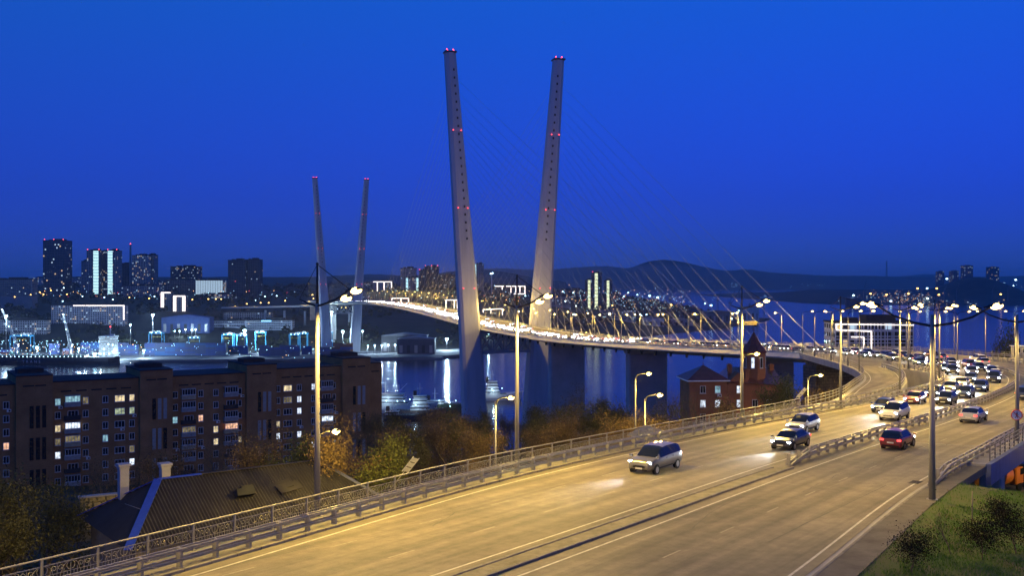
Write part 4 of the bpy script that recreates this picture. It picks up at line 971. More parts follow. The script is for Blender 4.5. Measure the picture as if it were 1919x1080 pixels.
# ---------------------------------------------------------------- trees, shrubs, grass
BARK=mat('bark',(0.14,0.11,0.075),0.95,0.3,3,0.4,12)
def leaf_mat(name,c,c2):
    m=mat(name,c,0.85,0.3,0.9,c2=c2,spec=0.15); return m
BUD=leaf_mat('brown_buds',(0.22,0.15,0.065),(0.11,0.08,0.038)); OLIVE=leaf_mat('olive_leaves',(0.13,0.125,0.04),(0.06,0.06,0.022)); GREEN=leaf_mat('young_green_leaves',(0.13,0.145,0.035),(0.07,0.08,0.025)); DARKL=leaf_mat('dark_needles',(0.010,0.011,0.006),(0.004,0.005,0.003))
def make_tree(seed,h,spread,leaf,nleaf,lsize,levels=4,trunk=0.22,lean=0.0,twig_n=3):
    r=random.Random(seed); tb=MB(); cb=MB(); tips=[]
    def grow(p,d,L,rad,lv):
        k=4 if lv<2 else 3; pts=[p]; q=p.copy(); dd=d.copy()
        for i in range(k):
            dd=(dd+Vector((r.gauss(0,0.16),r.gauss(0,0.16),r.gauss(0.05,0.10)))).normalized(); q=q+dd*(L/k); pts.append(q.copy())
        rs=[rad*(1-0.55*i/k) for i in range(k+1)]
        (tb if lv<2 else cb).tube(pts,rs,6 if lv==0 else (5 if lv==1 else 3),0,cap=False)
        if lv>=levels-1:
            for t in pts[1:]: tips.append(t)
        if lv<levels:
            nb=(5 if lv==0 else 4) if lv<levels-1 else twig_n
            for i in range(nb):
                t=0.35+0.65*(i+r.random())/nb; j=min(k-1,int(t*k)); b=pts[j].lerp(pts[j+1],t*k-j)
                az=r.uniform(0,2*math.pi); el=r.uniform(0.25,0.95)
                u=Vector((math.cos(az)*math.cos(el)*spread,math.sin(az)*math.cos(el)*spread,math.sin(el))).normalized()
                nd=(dd*0.45+u*0.75).normalized()
                grow(b,nd,L*r.uniform(0.52,0.72),rs[j]*0.55,lv+1)
    grow(Vector((0,0,0)),Vector((lean,0,1)).normalized(),h*0.42,trunk,0)
    for i in range(nleaf):
        t=r.choice(tips)+Vector((r.gauss(0,0.32),r.gauss(0,0.32),r.gauss(0,0.28))); a=Vector((r.gauss(0,1),r.gauss(0,1),r.gauss(0,1))).normalized(); b=a.cross(Vector((r.gauss(0,1),r.gauss(0,1),r.gauss(0,1)))).normalized()
        s=lsize*r.uniform(0.5,1.3); cb.add([t-a*s,t+b*s*0.5,t+a*s,t-b*s*0.5],[(0,1,2,3)],1)
    return tb.mesh('trunk',BARK), cb.mesh('crown',[BARK,leaf])
PROTO=[make_tree(1,11,1.0,BUD,8000,0.075),make_tree(2,12,0.9,OLIVE,9000,0.08),make_tree(3,9,1.1,GREEN,7000,0.085),make_tree(4,12,0.9,BUD,700,0.08),make_tree(5,10,1.2,OLIVE,8000,0.08),make_tree(6,6,1.3,BUD,2200,0.09,levels=3,trunk=0.10,twig_n=6),make_tree(7,9,0.7,BUD,0,0.1,trunk=0.16)]
PH=[max(v.co.z for v in c.vertices)*0.93 for t,c in PROTO]
def tree(px,ytop,Y,k,label,hscale=None,group=None,cat='tree'):
    top=at(px,ytop,Y); g=ground(top.x,Y)-0.4; h0=PH[k]; hh=max(4.0,top.z-g); s=hh/h0*0.98
    root=empty('tree' if cat=='tree' else 'shrub',(top.x,Y,g),rng.uniform(0,6.28),label,cat,group); w=min(s*0.95,2.2)*rng.uniform(0.9,1.1)
    t=inst('trunk',PROTO[k][0],root,(0,0,0),(0,0,0),(w,w,s)); c=inst('crown',PROTO[k][1],root,(0,0,0),(0,0,0),(w,w,s)); return root
VAL='leafless spring trees filling the valley'
tl=[(0,900,62,1,'dense olive tree at the left edge behind the railing'),(52,892,66,4,'olive tree second from the left edge behind the railing'),(98,915,70,4,'tall olive bush just left of the blue-edged roof'),(-30,900,58,1,'olive tree cut by the left edge of the picture'),
 (225,855,92,3,'bare tree behind the stone wall'),(300,835,100,0,'bare brown tree behind the two white chimneys'),(190,850,104,3,'bare tree in front of the dark stair tower at left'),(400,820,108,3,'dark bare tree before the brick block, left of the lit bush'),(440,800,118,3,'dark bare tree before the brick block above the corrugated roof'),
 (492,805,84,0,'lamplit brown bush left of the tall lamp post'),(548,812,86,2,'lamplit yellow-green bush behind the tall lamp post'),(640,790,77,0,'lamplit bare tree around the glowing street lamp'),(672,822,80,2,'lamplit young green tree right of the glowing street lamp'),(600,800,88,3,'lamplit bare tree between tall lamp post and street lamp'),
 (735,800,120,5,'dark shrub below the white frame'),(700,790,130,3,'dark bare tree left of the moored ships'),
 (790,790,104,1,'brown budding tree above the white frame'),(835,772,112,0,'brown budding tree below the near pylon, left one'),(880,765,118,1,'brown budding tree in front of the near pylon foot'),(915,785,100,0,'brown budding tree left of the street lamp'),
 (985,762,140,4,'olive tree between lamp post and pylon foot'),(1030,755,150,1,'olive tree in front of the wide first pier'),(1075,715,170,3,'tall bare tree standing up against the first pier'),(1060,770,125,0,'brown tree right of the tall lamp post'),(1105,760,140,4,'olive tree left of the second pier'),(1145,745,160,1,'olive tree in front of the water between the piers'),
 (1165,765,120,0,'brown tree left of the twin street lamps'),(1120,735,180,3,'thin bare tree between the first two piers'),(1205,755,150,4,'olive tree behind the twin street lamps'),(1262,735,150,3,'bare tree left of the brick house'),(1285,715,165,6,'bare dark tree in front of the hip roof'),(1312,722,150,6,'crooked bare tree before the lit windows'),(1255,770,118,0,'brown tree right of the grey shed'),
 (1362,735,150,5,'pale bare shrub between the lit windows of the brick house'),(1375,755,130,6,'small bare tree at the foot of the brick house'),(1480,702,190,2,'ivy-covered corner beside the brick house'),
 (1540,690,190,6,'bare tree inside the curve of the slip road, left one'),(1575,688,200,6,'bare tree inside the curve of the slip road, middle one'),(1520,715,160,5,'dark shrub below the slip road railing'),(1600,700,175,6,'bare tree close under the slip road railing'),(1590,715,150,5,'low shrub inside the slip road curve')]
for px,yt,Y,k,lab in tl: tree(px,yt,Y,k,lab,group=None)
for i in range(22):
    px=700+i*27+rng.uniform(-10,10); lo=i%2; Y=rng.uniform(105,135) if lo else rng.uniform(140,185)
    if px>1225: continue
    tree(px,(rng.uniform(778,800) if lo else rng.uniform(748,770))+(6 if px<800 else 0),Y,rng.choice((0,1,4,0)),'%s from left of the brown budding trees %s'%(ORD[i//2],'just behind the railing' if lo else 'lower on the slope before the bay'),group='trees on the slope '+('near' if lo else 'far'))
# background trees behind the far railing
for px,yt,Y,k,lab in ((1905,612,300,2,'dark tree beyond the booth at the right edge'),(1868,640,300,5,'low dark shrub beyond the far railing'),(1835,645,310,5,'lowest dark shrub beyond the far railing'),(1893,622,320,1,'dark tree behind the booth')): tree(px,yt,Y,k,lab)
# shrubs and sapling on the grass bank
def bank_pt(px,py):
    lo,hi=20.0,90.0
    for _ in range(40):
        m=(lo+hi)/2; p=at(px,py,m)
        if p.z>bank_z(p.x,p.y): lo=m
        else: hi=m
    return at(px,py,lo)
SHR=make_tree(11,2.4,1.5,DARKL,4200,0.036,levels=3,trunk=0.03,twig_n=5)
SAP=make_tree(12,4.2,0.6,BUD,60,0.05,levels=3,trunk=0.035)
for px,py,s,lab in ((1708,1075,1.0,'dark shrub on the grass bank near the bottom edge'),(1842,1050,1.05,'dark shrub on the grass bank, middle of three'),(1905,1040,1.25,'dark shrub on the grass bank at the right edge'),(1880,985,0.75,'small dark shrub higher on the grass bank')):
    p=bank_pt(px,py); root=empty('shrub',(p.x,p.y,p.z-0.05),rng.uniform(0,6),lab,'shrub'); inst('stem',SHR[0],root,sc=(s,s,s)); inst('foliage',SHR[1],root,sc=(s,s,s))
p=bank_pt(1782,1040); root=empty('sapling',(p.x,p.y,p.z-0.05),0.3,'thin leafless sapling on the grass bank','tree'); inst('trunk',SAP[0],root,sc=(.8,.8,.8)); inst('crown',SAP[1],root,sc=(.8,.8,.8))
p=bank_pt(1822,978); mb=MB(); mb.tube([(0,0,0),(0.02,0,1.7)],0.03,6); tag(mb.build('garden_stake',mat('stake_wood',(0.28,0.24,0.16),0.9,0.2),None,(p.x,p.y,p.z-0.1)),'thin wooden stake standing in the grass bank','stake')
# grass blades, thinner where the soil is worn beside the walk
mb=MB(); r=random.Random(5); vs=[];fs=[]
for i in range(110000):
    y=r.uniform(34,72); d=r.random()**1.2*22+0.15; x=RR(y)+1.6+d
    if x/y>0.56: continue
    n=math.sin(x*1.7+1)*math.sin(y*1.3)+math.sin(x*0.6)*math.cos(y*0.5+x*0.3)
    if d<1.2+0.5*n+ (1.2 if y>57 else 0) and r.random()<0.85: continue
    if n<-0.8 and r.random()<0.5: continue
    z=bank_z(x,y); h=r.uniform(0.05,0.17)*(1.3 if n>0.4 else 1); a=r.uniform(0,6.28); w=0.014; lx,ly=r.gauss(0,0.05),r.gauss(0,0.05); b=len(vs)
    vs+=[(x-w*math.cos(a),y-w*math.sin(a),z-0.01),(x+w*math.cos(a),y+w*math.sin(a),z-0.01),(x+lx,y+ly,z+h)]; fs.append((b,b+1,b+2))
mb.add(vs,fs); g=mb.build('grass',mat('grass_blades',(0.11,0.25,0.018),0.8,0.3,0.6,c2=(0.06,0.13,0.012),coord='World',spec=0.2)); tag(g,'short green grass covering the bank at bottom right','grass',kind='stuff')
# undergrowth on the hillside below the road
mb=MB(); r=random.Random(9); vs=[];fs=[]
for i in range(70000):
    y=60+210*r.random()**1.3; x=r.uniform(-0.52*y,0.33*y)
    if x>L0(min(y,200))-4: continue
    n=math.sin(x*0.25+1)*math.sin(y*0.2)+0.6*math.sin(x*0.7)*math.cos(y*0.5)
    if n<-0.3: continue
    z=hill_z(x,y)+r.random()**2*(1.3+n); s=r.uniform(0.10,0.26); a=r.uniform(0,6.28); t=r.uniform(-.8,.8); b=len(vs); ca,sa=math.cos(a)*s,math.sin(a)*s
    vs+=[(x-ca,y-sa,z),(x+sa*0.5,y-ca*0.5,z+s*t),(x+ca,y+sa,z+s*0.6),(x-sa*0.5,y+ca*0.5,z+s*0.7)]; fs.append((b,b+1,b+2,b+3))
mb.add(vs,fs); tag(mb.build('undergrowth',OLIVE),'dry olive brown undergrowth covering the valley slope','undergrowth',kind='stuff')
# woods on the far shore: one mass of crowns
mb=MB(); r=random.Random(21); vs=[];fs=[]
for i in range(5200):
    x=r.uniform(-1150,520); y=shore(x)+150+r.random()**1.1*1500
    n=math.sin(x*0.017+2)*math.sin(y*0.013)+0.5*math.sin(x*0.05)
    if n<-0.25 or y>backs(x)-200: continue
    z=city_z(x,y); s=r.uniform(3.0,6.5)
    for k in range(7):
        c=Vector((x+r.gauss(0,s*0.5),y+r.gauss(0,s*0.5),z+s*r.uniform(0.3,1.5))); a=Vector((r.gauss(0,1),r.gauss(0,1),r.gauss(0,1))).normalized(); q=a.cross(Vector((0.3,0.2,1))).normalized(); b=len(vs); e=s*r.uniform(0.35,0.7)
        vs+=[c-a*e,c+q*e,c+a*e,c-q*e]; fs.append((b,b+1,b+2,b+3))
mb.add(vs,fs); tag(mb.build('far_woods',mat('far_foliage',(0.05,0.055,0.025),0.95,0.4,0.02,c2=(0.02,0.022,0.014),coord='World')),'dark wooded slopes between the buildings across the bay','woods',kind='stuff')
# ---------------------------------------------------------------- port on the far shore
CW=(0.55,0.80,1.0)
def gz(x,y): return max(2.4,city_z(x,y))
QUAY=mat('quay_concrete',(0.13,0.13,0.14),0.85,0.2,0.05,coord='World')
mb=MB(); xs=frange(-700,-60,20)
path=[((x,shore(x)+2,0),Vector((0,-1,0))) for x in xs]
mb.sweep(path,[(0,3.2),(4,3.2),(4,-3),(0,-3)]); fixn(mb.build('quay_wall',QUAY)); tag(bpy.data.objects['quay_wall'],kind='structure')
# apron sheet behind the quay
mb=MB(); mb.sweep([((x,shore(x)+2,3.1),Vector((0,1,0))) for x in xs],[(0,0),(115,0.02)],closed=False,cap=False); fixn(mb.build('port_apron',QUAY)); tag(bpy.data.objects['port_apron'],kind='structure')
def flood(px,py,Y,label,base=None,power=60000,size=1.1,colr=CW,m=None,group=None,lit=True):
    p=at(px,py,Y); b=gz(p.x,p.y) if base is None else base
    if p.z-b<4: b=p.z-6
    root=empty('floodlight_mast',(p.x,p.y,b),0,label,'floodlight',group)
    mb=MB(); mb.tube([(0,0,-1),(0,0,p.z-b)],[0.35,0.2],6); mb.build('mast',STEEL,root)
    mb=MB(); mb.cyl((0,0,p.z-b+size*0.2),size*0.9,0.35,8,0); mb.build('crown',DARKST,root)
    mb=MB(); mb.ball((0,0,p.z-b-size*0.35),size*0.6,0,8,5,(1.4,1.4,0.7)); mb.build('lamp',m or COOL,root)
    if lit: point('flood_light',root,(0,0,p.z-b-size*0.9),power,colr,0.5)
    return root
for a in ((12,591,1235,'tall floodlight mast at the far left of the port',None,90000,1.6),(287,589,1270,'tall floodlight mast behind the container rows',None,90000,1.6),(245,608,1330,'floodlight mast beside the green trees behind the port',None,40000,1.2),
          (459,618,1275,'very bright floodlight mast left of the far pylon',None,110000,2.0),(622,584,1330,'tall white floodlight mast between the legs of the far pylon',None,70000,1.6),(643,620,1310,'bright floodlight just right of the far pylon centre',None,60000,1.6),
          (70,650,1190,'bright floodlight left of the ship bridge, upper one',None,70000,1.7),(80,665,1160,'dazzling floodlight on the dark ship hull',None,70000,1.8),(178,662,1165,'dazzling floodlight just left of the white ship bridge',None,70000,1.8),(215,659,1165,'bright floodlight at the right edge of the ship bridge',None,70000,1.7),
          (40,668,1160,'small bright floodlight at the bow of the dark ship',None,20000,1.2),(270,656,1190,'white floodlight between container stacks',None,30000,1.2),(148,652,1185,'white floodlight under the right jib crane',None,30000,1.0),(838,634,1330,'bluish floodlight just left of the near pylon',None,70000,1.7),
          (690,648,1260,'first of the row of quay lights right of the far pylon',None,20000,0.8),(703,647,1262,'second of the row of quay lights right of the far pylon',None,20000,0.8),(716,647,1264,'third of the row of quay lights right of the far pylon',None,20000,0.8),(728,646,1266,'fourth of the row of quay lights right of the far pylon',None,20000,0.8),(741,646,1268,'last of the row of quay lights right of the far pylon',None,20000,0.8),
          (328,620,1420,'first white lamp before the blue hall',None,15000,1.0),(337,620,1420,'second white lamp before the blue hall',None,15000,1.0),(348,617,1420,'third white lamp before the blue hall',None,15000,1.0),(360,618,1420,'fourth white lamp before the blue hall',None,15000,1.0),(367,617,1420,'last white lamp before the blue hall',None,15000,1.0),
          (680,620,1400,'white lamp on the dark slope right of the far pylon',None,20000,1.2),(916,625,1500,'white lamp seen above the deck between the near pylon legs',None,20000,1.2),(944,653,1430,'white lamp seen through the braced strut',None,20000,1.2),
          ):
    flood(a[0],a[1],a[2],a[3],a[4],a[5]*(4.5 if a[5]>25000 else 1.2),a[6]*1.5)
# containers, each its own thing
CONT_C=[(0.03,0.06,0.22),(0.02,0.09,0.26),(0.10,0.03,0.03),(0.16,0.16,0.17),(0.03,0.10,0.09),(0.20,0.07,0.02),(0.05,0.07,0.16)]
cmesh=[]
for i,c in enumerate(CONT_C):
    mb=MB(); n=24; L,Wd,Hh=12.19,2.44,2.59; vs=[]
    for k in range(n+1):
        o=0.06 if k%2 else 0.0; x=-L/2+L*k/n
        vs+=[(x,-Wd/2+o,0.12),(x,-Wd/2+o,Hh-0.1),(x,Wd/2-o,Hh-0.1),(x,Wd/2-o,0.12)]
    mb.add(vs,[(4*k+j,4*k+4+j,4*k+5+j,4*k+1+j) for k in range(n) for j in (0,1,2)]+[(0,1,2,3),(4*n+3,4*n+2,4*n+1,4*n)])
    for x in (-L/2,L/2):
        for y in (-Wd/2,Wd/2): mb.box((x,y,Hh/2),(0.16,0.16,Hh))
    for y in (-Wd/2,Wd/2):
        for z in (0.06,Hh-0.06): mb.box((0,y,z),(L,0.14,0.12))
    if i in (3,5): mb.box((-L/2*0.55,-Wd/2-0.02,Hh*0.62),(2.6,0.02,0.7),1)
    cmesh.append(mb.mesh('shipping_container',[mat('container_%d'%i,c,0.6,0.25,0.5,spec=0.4),WHITEP]))
CN=['blue','bright blue','dark red','grey','green','orange','navy']
count=0
def stack(px0,px1,ybot,Y,tiers,row,cols_=None,rows=1,top_var=True):
    global count
    p0=at(px0,ybot,Y); p1=at(px1,ybot,Y); n=max(1,int((p1.x-p0.x)/12.5)); z0=3.12
    for i in range(n):
        t=tiers-(rng.randint(0,1) if top_var and rng.random()<0.35 else 0)
        for d in range(rows):
            for k in range(t):
                ci=rng.choice(cols_ or [0,0,1,6,6,2,3,4]); x=p0.x+12.5*(i+0.5)
                o=inst('shipping_container',cmesh[ci],None,(x,Y+d*2.7,z0+k*2.6),(0,0,R(2)))
                tag(o,'%s container, %s tier, %s column, %s'%(CN[ci],ORD[k],ORD[i],row),'container',row); count+=1
stack(0,38,668,1262,3,'low stack at the far left of the port')
stack(93,127,670,1228,6,'six-high stack left of the brown one',[0,6,6])
stack(118,143,669,1212,4,'stack nearest the right jib crane',[2,2,6])
stack(152,190,668,1245,6,'stack behind the ship bridge',[0,1,3,6])
stack(222,272,669,1240,6,'stacks right of the ship bridge',[0,6,6,1])
stack(272,426,672,1236,6,'long dark wall beyond the brick block',[6,6,0,0,1],top_var=False)
stack(428,470,668,1262,4,'stack under the bright floodlight',[0,1,6,4])
stack(486,566,672,1232,5,'stacks left of the far pylon foot',[6,0,6])
stack(566,600,668,1255,4,'stack between the feet of the far pylon',[1,0,1])
stack(600,660,672,1238,4,'stacks in front of the far pylon foot',[6,6,2,0])
stack(625,665,664,1275,5,'stack behind the far pylon foot',[5,2,0])
# blue yard gantry cranes
BLUEC=mat('crane_blue',(0.06,0.30,0.50),0.5,0.15,0.5); YEL=mat('crane_yellow',(0.5,0.36,0.04),0.5,0.15,0.5)
def gantry(px,ytop,ybot,Y,w,label,rz=0.1,colr=None):
    p=at(px,ybot,Y); t=at(px,ytop,Y); h=t.z-3.2; root=empty('gantry_crane',(p.x,Y,3.15),rz,label,'crane'); m=colr or BLUEC
    for sx in (-w/2,w/2):
        for sy in (-6,6):
            mb=MB(); mb.bar((sx,sy,0.8),(sx*0.96,sy,h-1.5),0.9,1.1); mb.build('leg',m,root)
        mb=MB(); mb.bar((sx,-7,1.0),(sx,7,1.0),1.0,1.2); 
        for sy in (-6,-4.5,4.5,6): mb.cyl((sx,sy,0),0.7,1.2,8)
        mb.build('bogie',DARKST,root)
    for sy in (-2.2,2.2):
        mb=MB(); mb.bar((-w/2-1,sy,h-1),(w/2+1,sy,h-1),1.0,1.7); mb.build('girder',m,root)
        mb=MB(); mb.tube([(-w/2-1,sy*1.25,h+0.9),(w/2+1,sy*1.25,h+0.9)],0.1,4); mb.build('handrail',WHITEP,root)
    for sx in (-w/2,w/2):
        mb=MB(); mb.bar((sx*0.96,-6,h-1.8),(sx*0.96,6,h-1.8),0.9,1.2); mb.build('cross_beam',m,root)
    mb=MB(); mb.box((w*0.15,0,h+0.8),(3.5,4.5,2.2)); mb.box((w*0.15,-3.2,h-3.4),(1.8,1.8,2.2),1); mb.build('trolley',[WHITEP,GLASS],root)
    mb=MB(); mb.box((0,-2.6,h-5.5),(12,2.2,0.5)); 
    for sx in (-3,3): mb.tube([(sx,-2.6,h-5.3),(sx*0.5,-1,h)],0.06,4)
    mb.build('spreader',YEL,root)
    for i,sx in enumerate((-w*0.35,0,w*0.35)):
        mb=MB(); mb.ball((sx,-3.0,h-0.4),0.55,0,6,4); mb.build('work_light',COOLF,root)
    return root
gantry(42,628,652,1300,26,'lit blue gantry crane at the far left of the port'); gantry(294,623,648,1262,16,'lit blue gantry crane on the containers beside the tall mast'); gantry(364,632,650,1330,14,'blue gantry crane above the long container wall',0.3)
gantry(428,626,662,1290,14,'blue gantry crane left of the bright floodlight'); gantry(452,628,668,1272,13,'blue gantry crane right under the bright floodlight'); gantry(489,622,660,1300,13,'blue gantry crane left of the tall lamp post',0.2)
gantry(553,626,655,1310,13,'blue gantry crane right of the tall lamp post'); gantry(614,622,655,1285,13,'white-lit gantry crane before the far pylon',0.15); gantry(568,624,655,1330,12,'small gantry crane left of the far pylon foot')
# ships
HULL=mat('dark_hull',(0.02,0.022,0.035),0.5,0.3,0.3); REDH=mat('red_hull',(0.16,0.03,0.025),0.6,0.3,0.3); SHIPW=mat('ship_white',(0.68,0.68,0.66),0.5,0.1,0.5); DECK=mat('ship_deck',(0.08,0.10,0.09),0.8,0.3,0.5)
def hull(mb,L,B,D,mi=0,bow=0.16,zb=-1.5,sheer=1.8):
    n=14; vs=[]
    for i in range(n+1):
        t=i/n; x=-L/2+L*t; w=B/2*(min(1,(t/0.08)**0.5) if t<0.08 else 1)*(1 if t<1-bow else max(0.02,1-((t-(1-bow))/bow)**2)); s=sheer*max(0,(t-0.6)/0.4)**2+0.4*sheer*max(0,(0.15-t)/0.15); rk=L*0.03*max(0,(t-0.9)/0.1)
        vs+=[(x-rk,-w*0.8,zb),(x,-w,D*0.45),(x+rk,-w,D+s),(x+rk,w,D+s),(x,w,D*0.45),(x-rk,w*0.8,zb)]
    mb.add(vs,[(6*i+j,6*i+6+j,6*i+7+j,6*i+1+j) for i in range(n) for j in range(5)]+[(6*i+5,6*i+11,6*i+6,6*i) for i in range(n)]+[(0,1,2,3,4,5),tuple(6*n+j for j in (5,4,3,2,1,0))],mi)
def house_block(mb,x,y,z,l,w,decks,dh=2.7,mi=0,gi=1,shrink=0.9):
    for k in range(decks):
        f=shrink**k if k<decks-1 else shrink**k*1.06
        mb.box((x,y,z+dh*k+dh/2),(l*f,w*f,dh-0.08),mi); mb.box((x,y,z+dh*k+dh*0.62),(l*f+0.06,w*f+0.06,dh*0.3),gi); mb.box((x,y,z+dh*(k+1)-0.04),(l*f+1.0,w*f+1.0,0.10),mi)
def sec_lattice(mb,a,b,w0,w1,n,r=0.12,mi=0):
    a=Vector(a);b=Vector(b);d=(b-a).normalized();u=d.cross(Vector((0,1,0))).normalized();v=d.cross(u)
    prev=None
    for i in range(n+1):
        t=i/n; c=a.lerp(b,t); w=w0+(w1-w0)*t; q=[c+u*w*sx+v*w*sy for sx,sy in ((-.5,-.5),(.5,-.5),(.5,.5),(-.5,.5))]
        if prev:
            for j in range(4): mb.bar(prev[j],q[j],r,r,mi); mb.bar(prev[j],q[(j+1)%4],r*0.7,r*0.7,mi)
        prev=q
# big dark ship along the quay at the left
p=at(105,680,1155); big=empty('cargo_ship',(p.x,1152,0),math.pi,'long dark-hulled cargo ship at the far-left quay with brightly lit white bridge','ship')
big.rotation_euler=(0,0,math.pi)
mb=MB(); hull(mb,150,17,7.5,0); fixn(mb.build('hull',HULL,big)); mb=MB(); mb.box((0,0,7.55),(138,14.5,0.12)); mb.build('deck',DECK,big)
mb=MB(); house_block(mb,-62,0,7.6,17,15,8,2.8,0,1,0.985); mb.box((-62,0,30.8),(15,20,2.4),0); mb.box((-62,0,31.2),(15.1,20.1,0.9),1); mb.cyl((-64,0,32),0.5,10,6,0); mb.box((-68,3,30),(4,4,8),0)
mb.build('bridge_house',[SHIPW,emis('ship_windows',(0.6,0.85,1.0),0.9,var=0.9,scale=0.4)],big)
mb=MB(); mb.ball((-64,0,42.5),0.8,0); mb.build('mast_light',RED,big)
for k,(x,yy,z) in enumerate(((-53.5,-7.5,12),(-53.5,7.5,12),(-53.5,0,20),(-53.5,-5,26),(-53.5,5,26),(-70,8,14),(-70,8,22),(-56,8.2,12),(-60,8.4,12),(-66,8.3,12),(-60,8.4,17.5),(-65,8.4,23))):
    mb=MB(); mb.ball((x,yy,z),0.7,0,6,4); mb.build('deck_light',COOLF,big)
point('ship_deck_light',big,(-40,12,22),22000,CW,0.5); point('ship_deck_light',big,(-62,22,14),9000,CW,0.5)
for xx in (-18,44):
    mb=MB(); mb.cyl((xx,0,7.5),1.6,13,8); mb.box((xx,0,21),(4.5,4.5,3.5)); mb.build('crane_post',SHIPW,big)
for (x0,z0,x1,z1) in ((44,24,60,62),(-18,22,-10,57)):
    mb=MB(); sec_lattice(mb,(x0,0,z0),(x1,0,z1),2.6,1.2,14,0.28); mb.build('crane_jib',SHIPW,big)
    mb=MB()
    for t in (0.5,0.75,1.0): mb.ball((x0+(x1-x0)*t,1.5,z0+(z1-z0)*t),0.6,0,6,4)
    mb.build('jib_light',COOLF,big); point('jib_flood',big,(x1,3,z1+2),16000,CW,0.4)
for k in range(26):
    x=-48+k*4.7
    mb=MB(); mb.ball((x,8.9,8.8),0.45,0,6,4); mb.build('rail_light',COOLF,big)
for k in range(6):
    mb=MB(); mb.box((-30+k*17,0,9.2),(13,12,2.4)); mb.build('hatch_cover',DECK,big)
def text_mesh(s,size):
    cu=bpy.data.curves.new('t','FONT'); cu.body=s; cu.size=size; cu.extrude=0.02; cu.space_character=1.9
    ob=bpy.data.objects.new('t',cu); col.objects.link(ob); dg=bpy.context.evaluated_depsgraph_get(); me=bpy.data.meshes.new_from_object(ob.evaluated_get(dg)); bpy.data.objects.remove(ob); return me
tm=text_mesh('TRANS',4.2); tm.materials.clear(); tm.materials.append(mat('letter_paint',(0.5,0.5,0.52),0.6,0.1))
inst('hull_lettering',tm,big,(33,8.56,1.6),(R(90),0,math.pi))
def small_ship(px,ywl,Y,L,B,D,label,hm,rz,decks,hx,lights,mastx=None,h_l=None):
    p=at(px,ywl,Y); root=empty('moored_ship',(p.x,Y,0),rz,label,'ship')
    mb=MB(); hull(mb,L,B,D,0,0.22); fixn(mb.build('hull',hm,root)); mb=MB(); mb.box((0,0,D+0.05),(L*0.9,B*0.86,0.1)); mb.build('deck',DECK,root)
    mb=MB(); house_block(mb,hx,0,D+0.1,h_l or L*0.28,B*0.75,decks,2.5,0,1,0.86); mb.build('deck_house',[SHIPW,GLASS],root)
    top=D+2.5*decks
    mb=MB(); mb.tube([(hx,0,top),(hx,0,top+9)],[0.3,0.12],6); mb.bar((hx-2,0,top+5),(hx+2,0,top+5),0.15); mb.bar((hx,-2,top+6.5),(hx,2,top+6.5),0.15); mb.build('mast',SHIPW,root)
    mb=MB(); mb.cyl((hx-L*0.1,0,top-1),1.3,4.5,10); mb.build('funnel',DARKST,root)
    if mastx is not None:
        mb=MB(); mb.tube([(mastx,0,D),(mastx,0,D+14)],[0.35,0.15],6); mb.bar((mastx-2.5,0,D+10),(mastx+2.5,0,D+10),0.2); mb.tube([(mastx,0,D+9),(mastx+6,0,D+15)],0.12,5); mb.build('derrick',SHIPW,root)
    mb=MB(); pts=[]
    for sy in (-1,1): mb.tube([(-L*0.45,sy*B*0.46,D+1.0),(L*0.34,sy*B*0.46,D+1.0)],0.05,4)
    for k in range(14): mb.tube([(-L*0.45+L*0.79*k/13,-B*0.46,D),(-L*0.45+L*0.79*k/13,-B*0.46,D+1.0)],0.04,4)
    mb.build('bulwark_rail',SHIPW,root)
    for (x,y,z) in lights:
        mb=MB(); mb.ball((x,y,z),0.35,0,6,4); mb.build('deck_light',COOLF,root)
    if lights: point('ship_light',root,(lights[0][0],lights[0][1]-2,lights[0][2]+1),1500,CW,0.3)
    return root
small_ship(738,772,725,62,12,6,'white moored ship beside the end of the brick block',SHIPW,R(-4),3,-6,[(-4,-6.5,9),(-10,-6.5,9),(4,-6.5,9),(9,-6.5,9),(-20,-6.5,9)],mastx=4,h_l=34)
small_ship(790,776,700,34,9,5,'smaller moored ship with dark mast in front of the water',mat('rust_hull',(0.16,0.10,0.07),0.7,0.3,0.4),R(6),4,-1,[(-4,-5,9),(-8,-5,13)],h_l=13)
small_ship(846,768,735,46,10,5,'dark green vessel moored left of the near pylon foot',mat('green_hull',(0.05,0.08,0.05),0.7,0.3,0.4),R(-3),1,-12,[(-8,-6,8),(-2,-6,8),(4,-6,8),(11,-6,8),(0,-7,4)],mastx=14)
small_ship(932,750,800,40,10,5,'white moored ship seen between the legs of the near pylon',SHIPW,R(10),4,-4,[(-4,-6,8),(3,-6,10)])
small_ship(760,781,690,30,8,3,'low dark barge at the near quay',HULL,R(2),1,-9,[])
q=at(1103-0,572,3150)
small_ship(1436,560,5400,70,16,9,'lit ship out in the strait',SHIPW,R(8),4,-8,[(-4,-9,20),(0,-9,14),(-14,-9,12),(8,-9,14)])
for k in range(3): pass
small_ship(1599,578,3700,70,24,32,'dark ship moored at the tip of the right peninsula',HULL,R(30),1,-10,[(-20,-14,36),(10,-14,37)])
# breakwater in front of the far quay
mb=MB(); a=at(600,675,1205); b=at(832,672,1212); mb.hexa([(a.x,a.y,-2),(b.x,b.y-4,-2),(b.x,b.y+22,-2),(a.x,a.y+22,-2)],[(a.x,a.y+1,2.6),(b.x-2,b.y-2,2.6),(b.x-2,b.y+20,2.6),(a.x,a.y+20,2.6)]); tag(mb.build('jetty',QUAY),'long low concrete jetty reaching right from the far port','jetty')
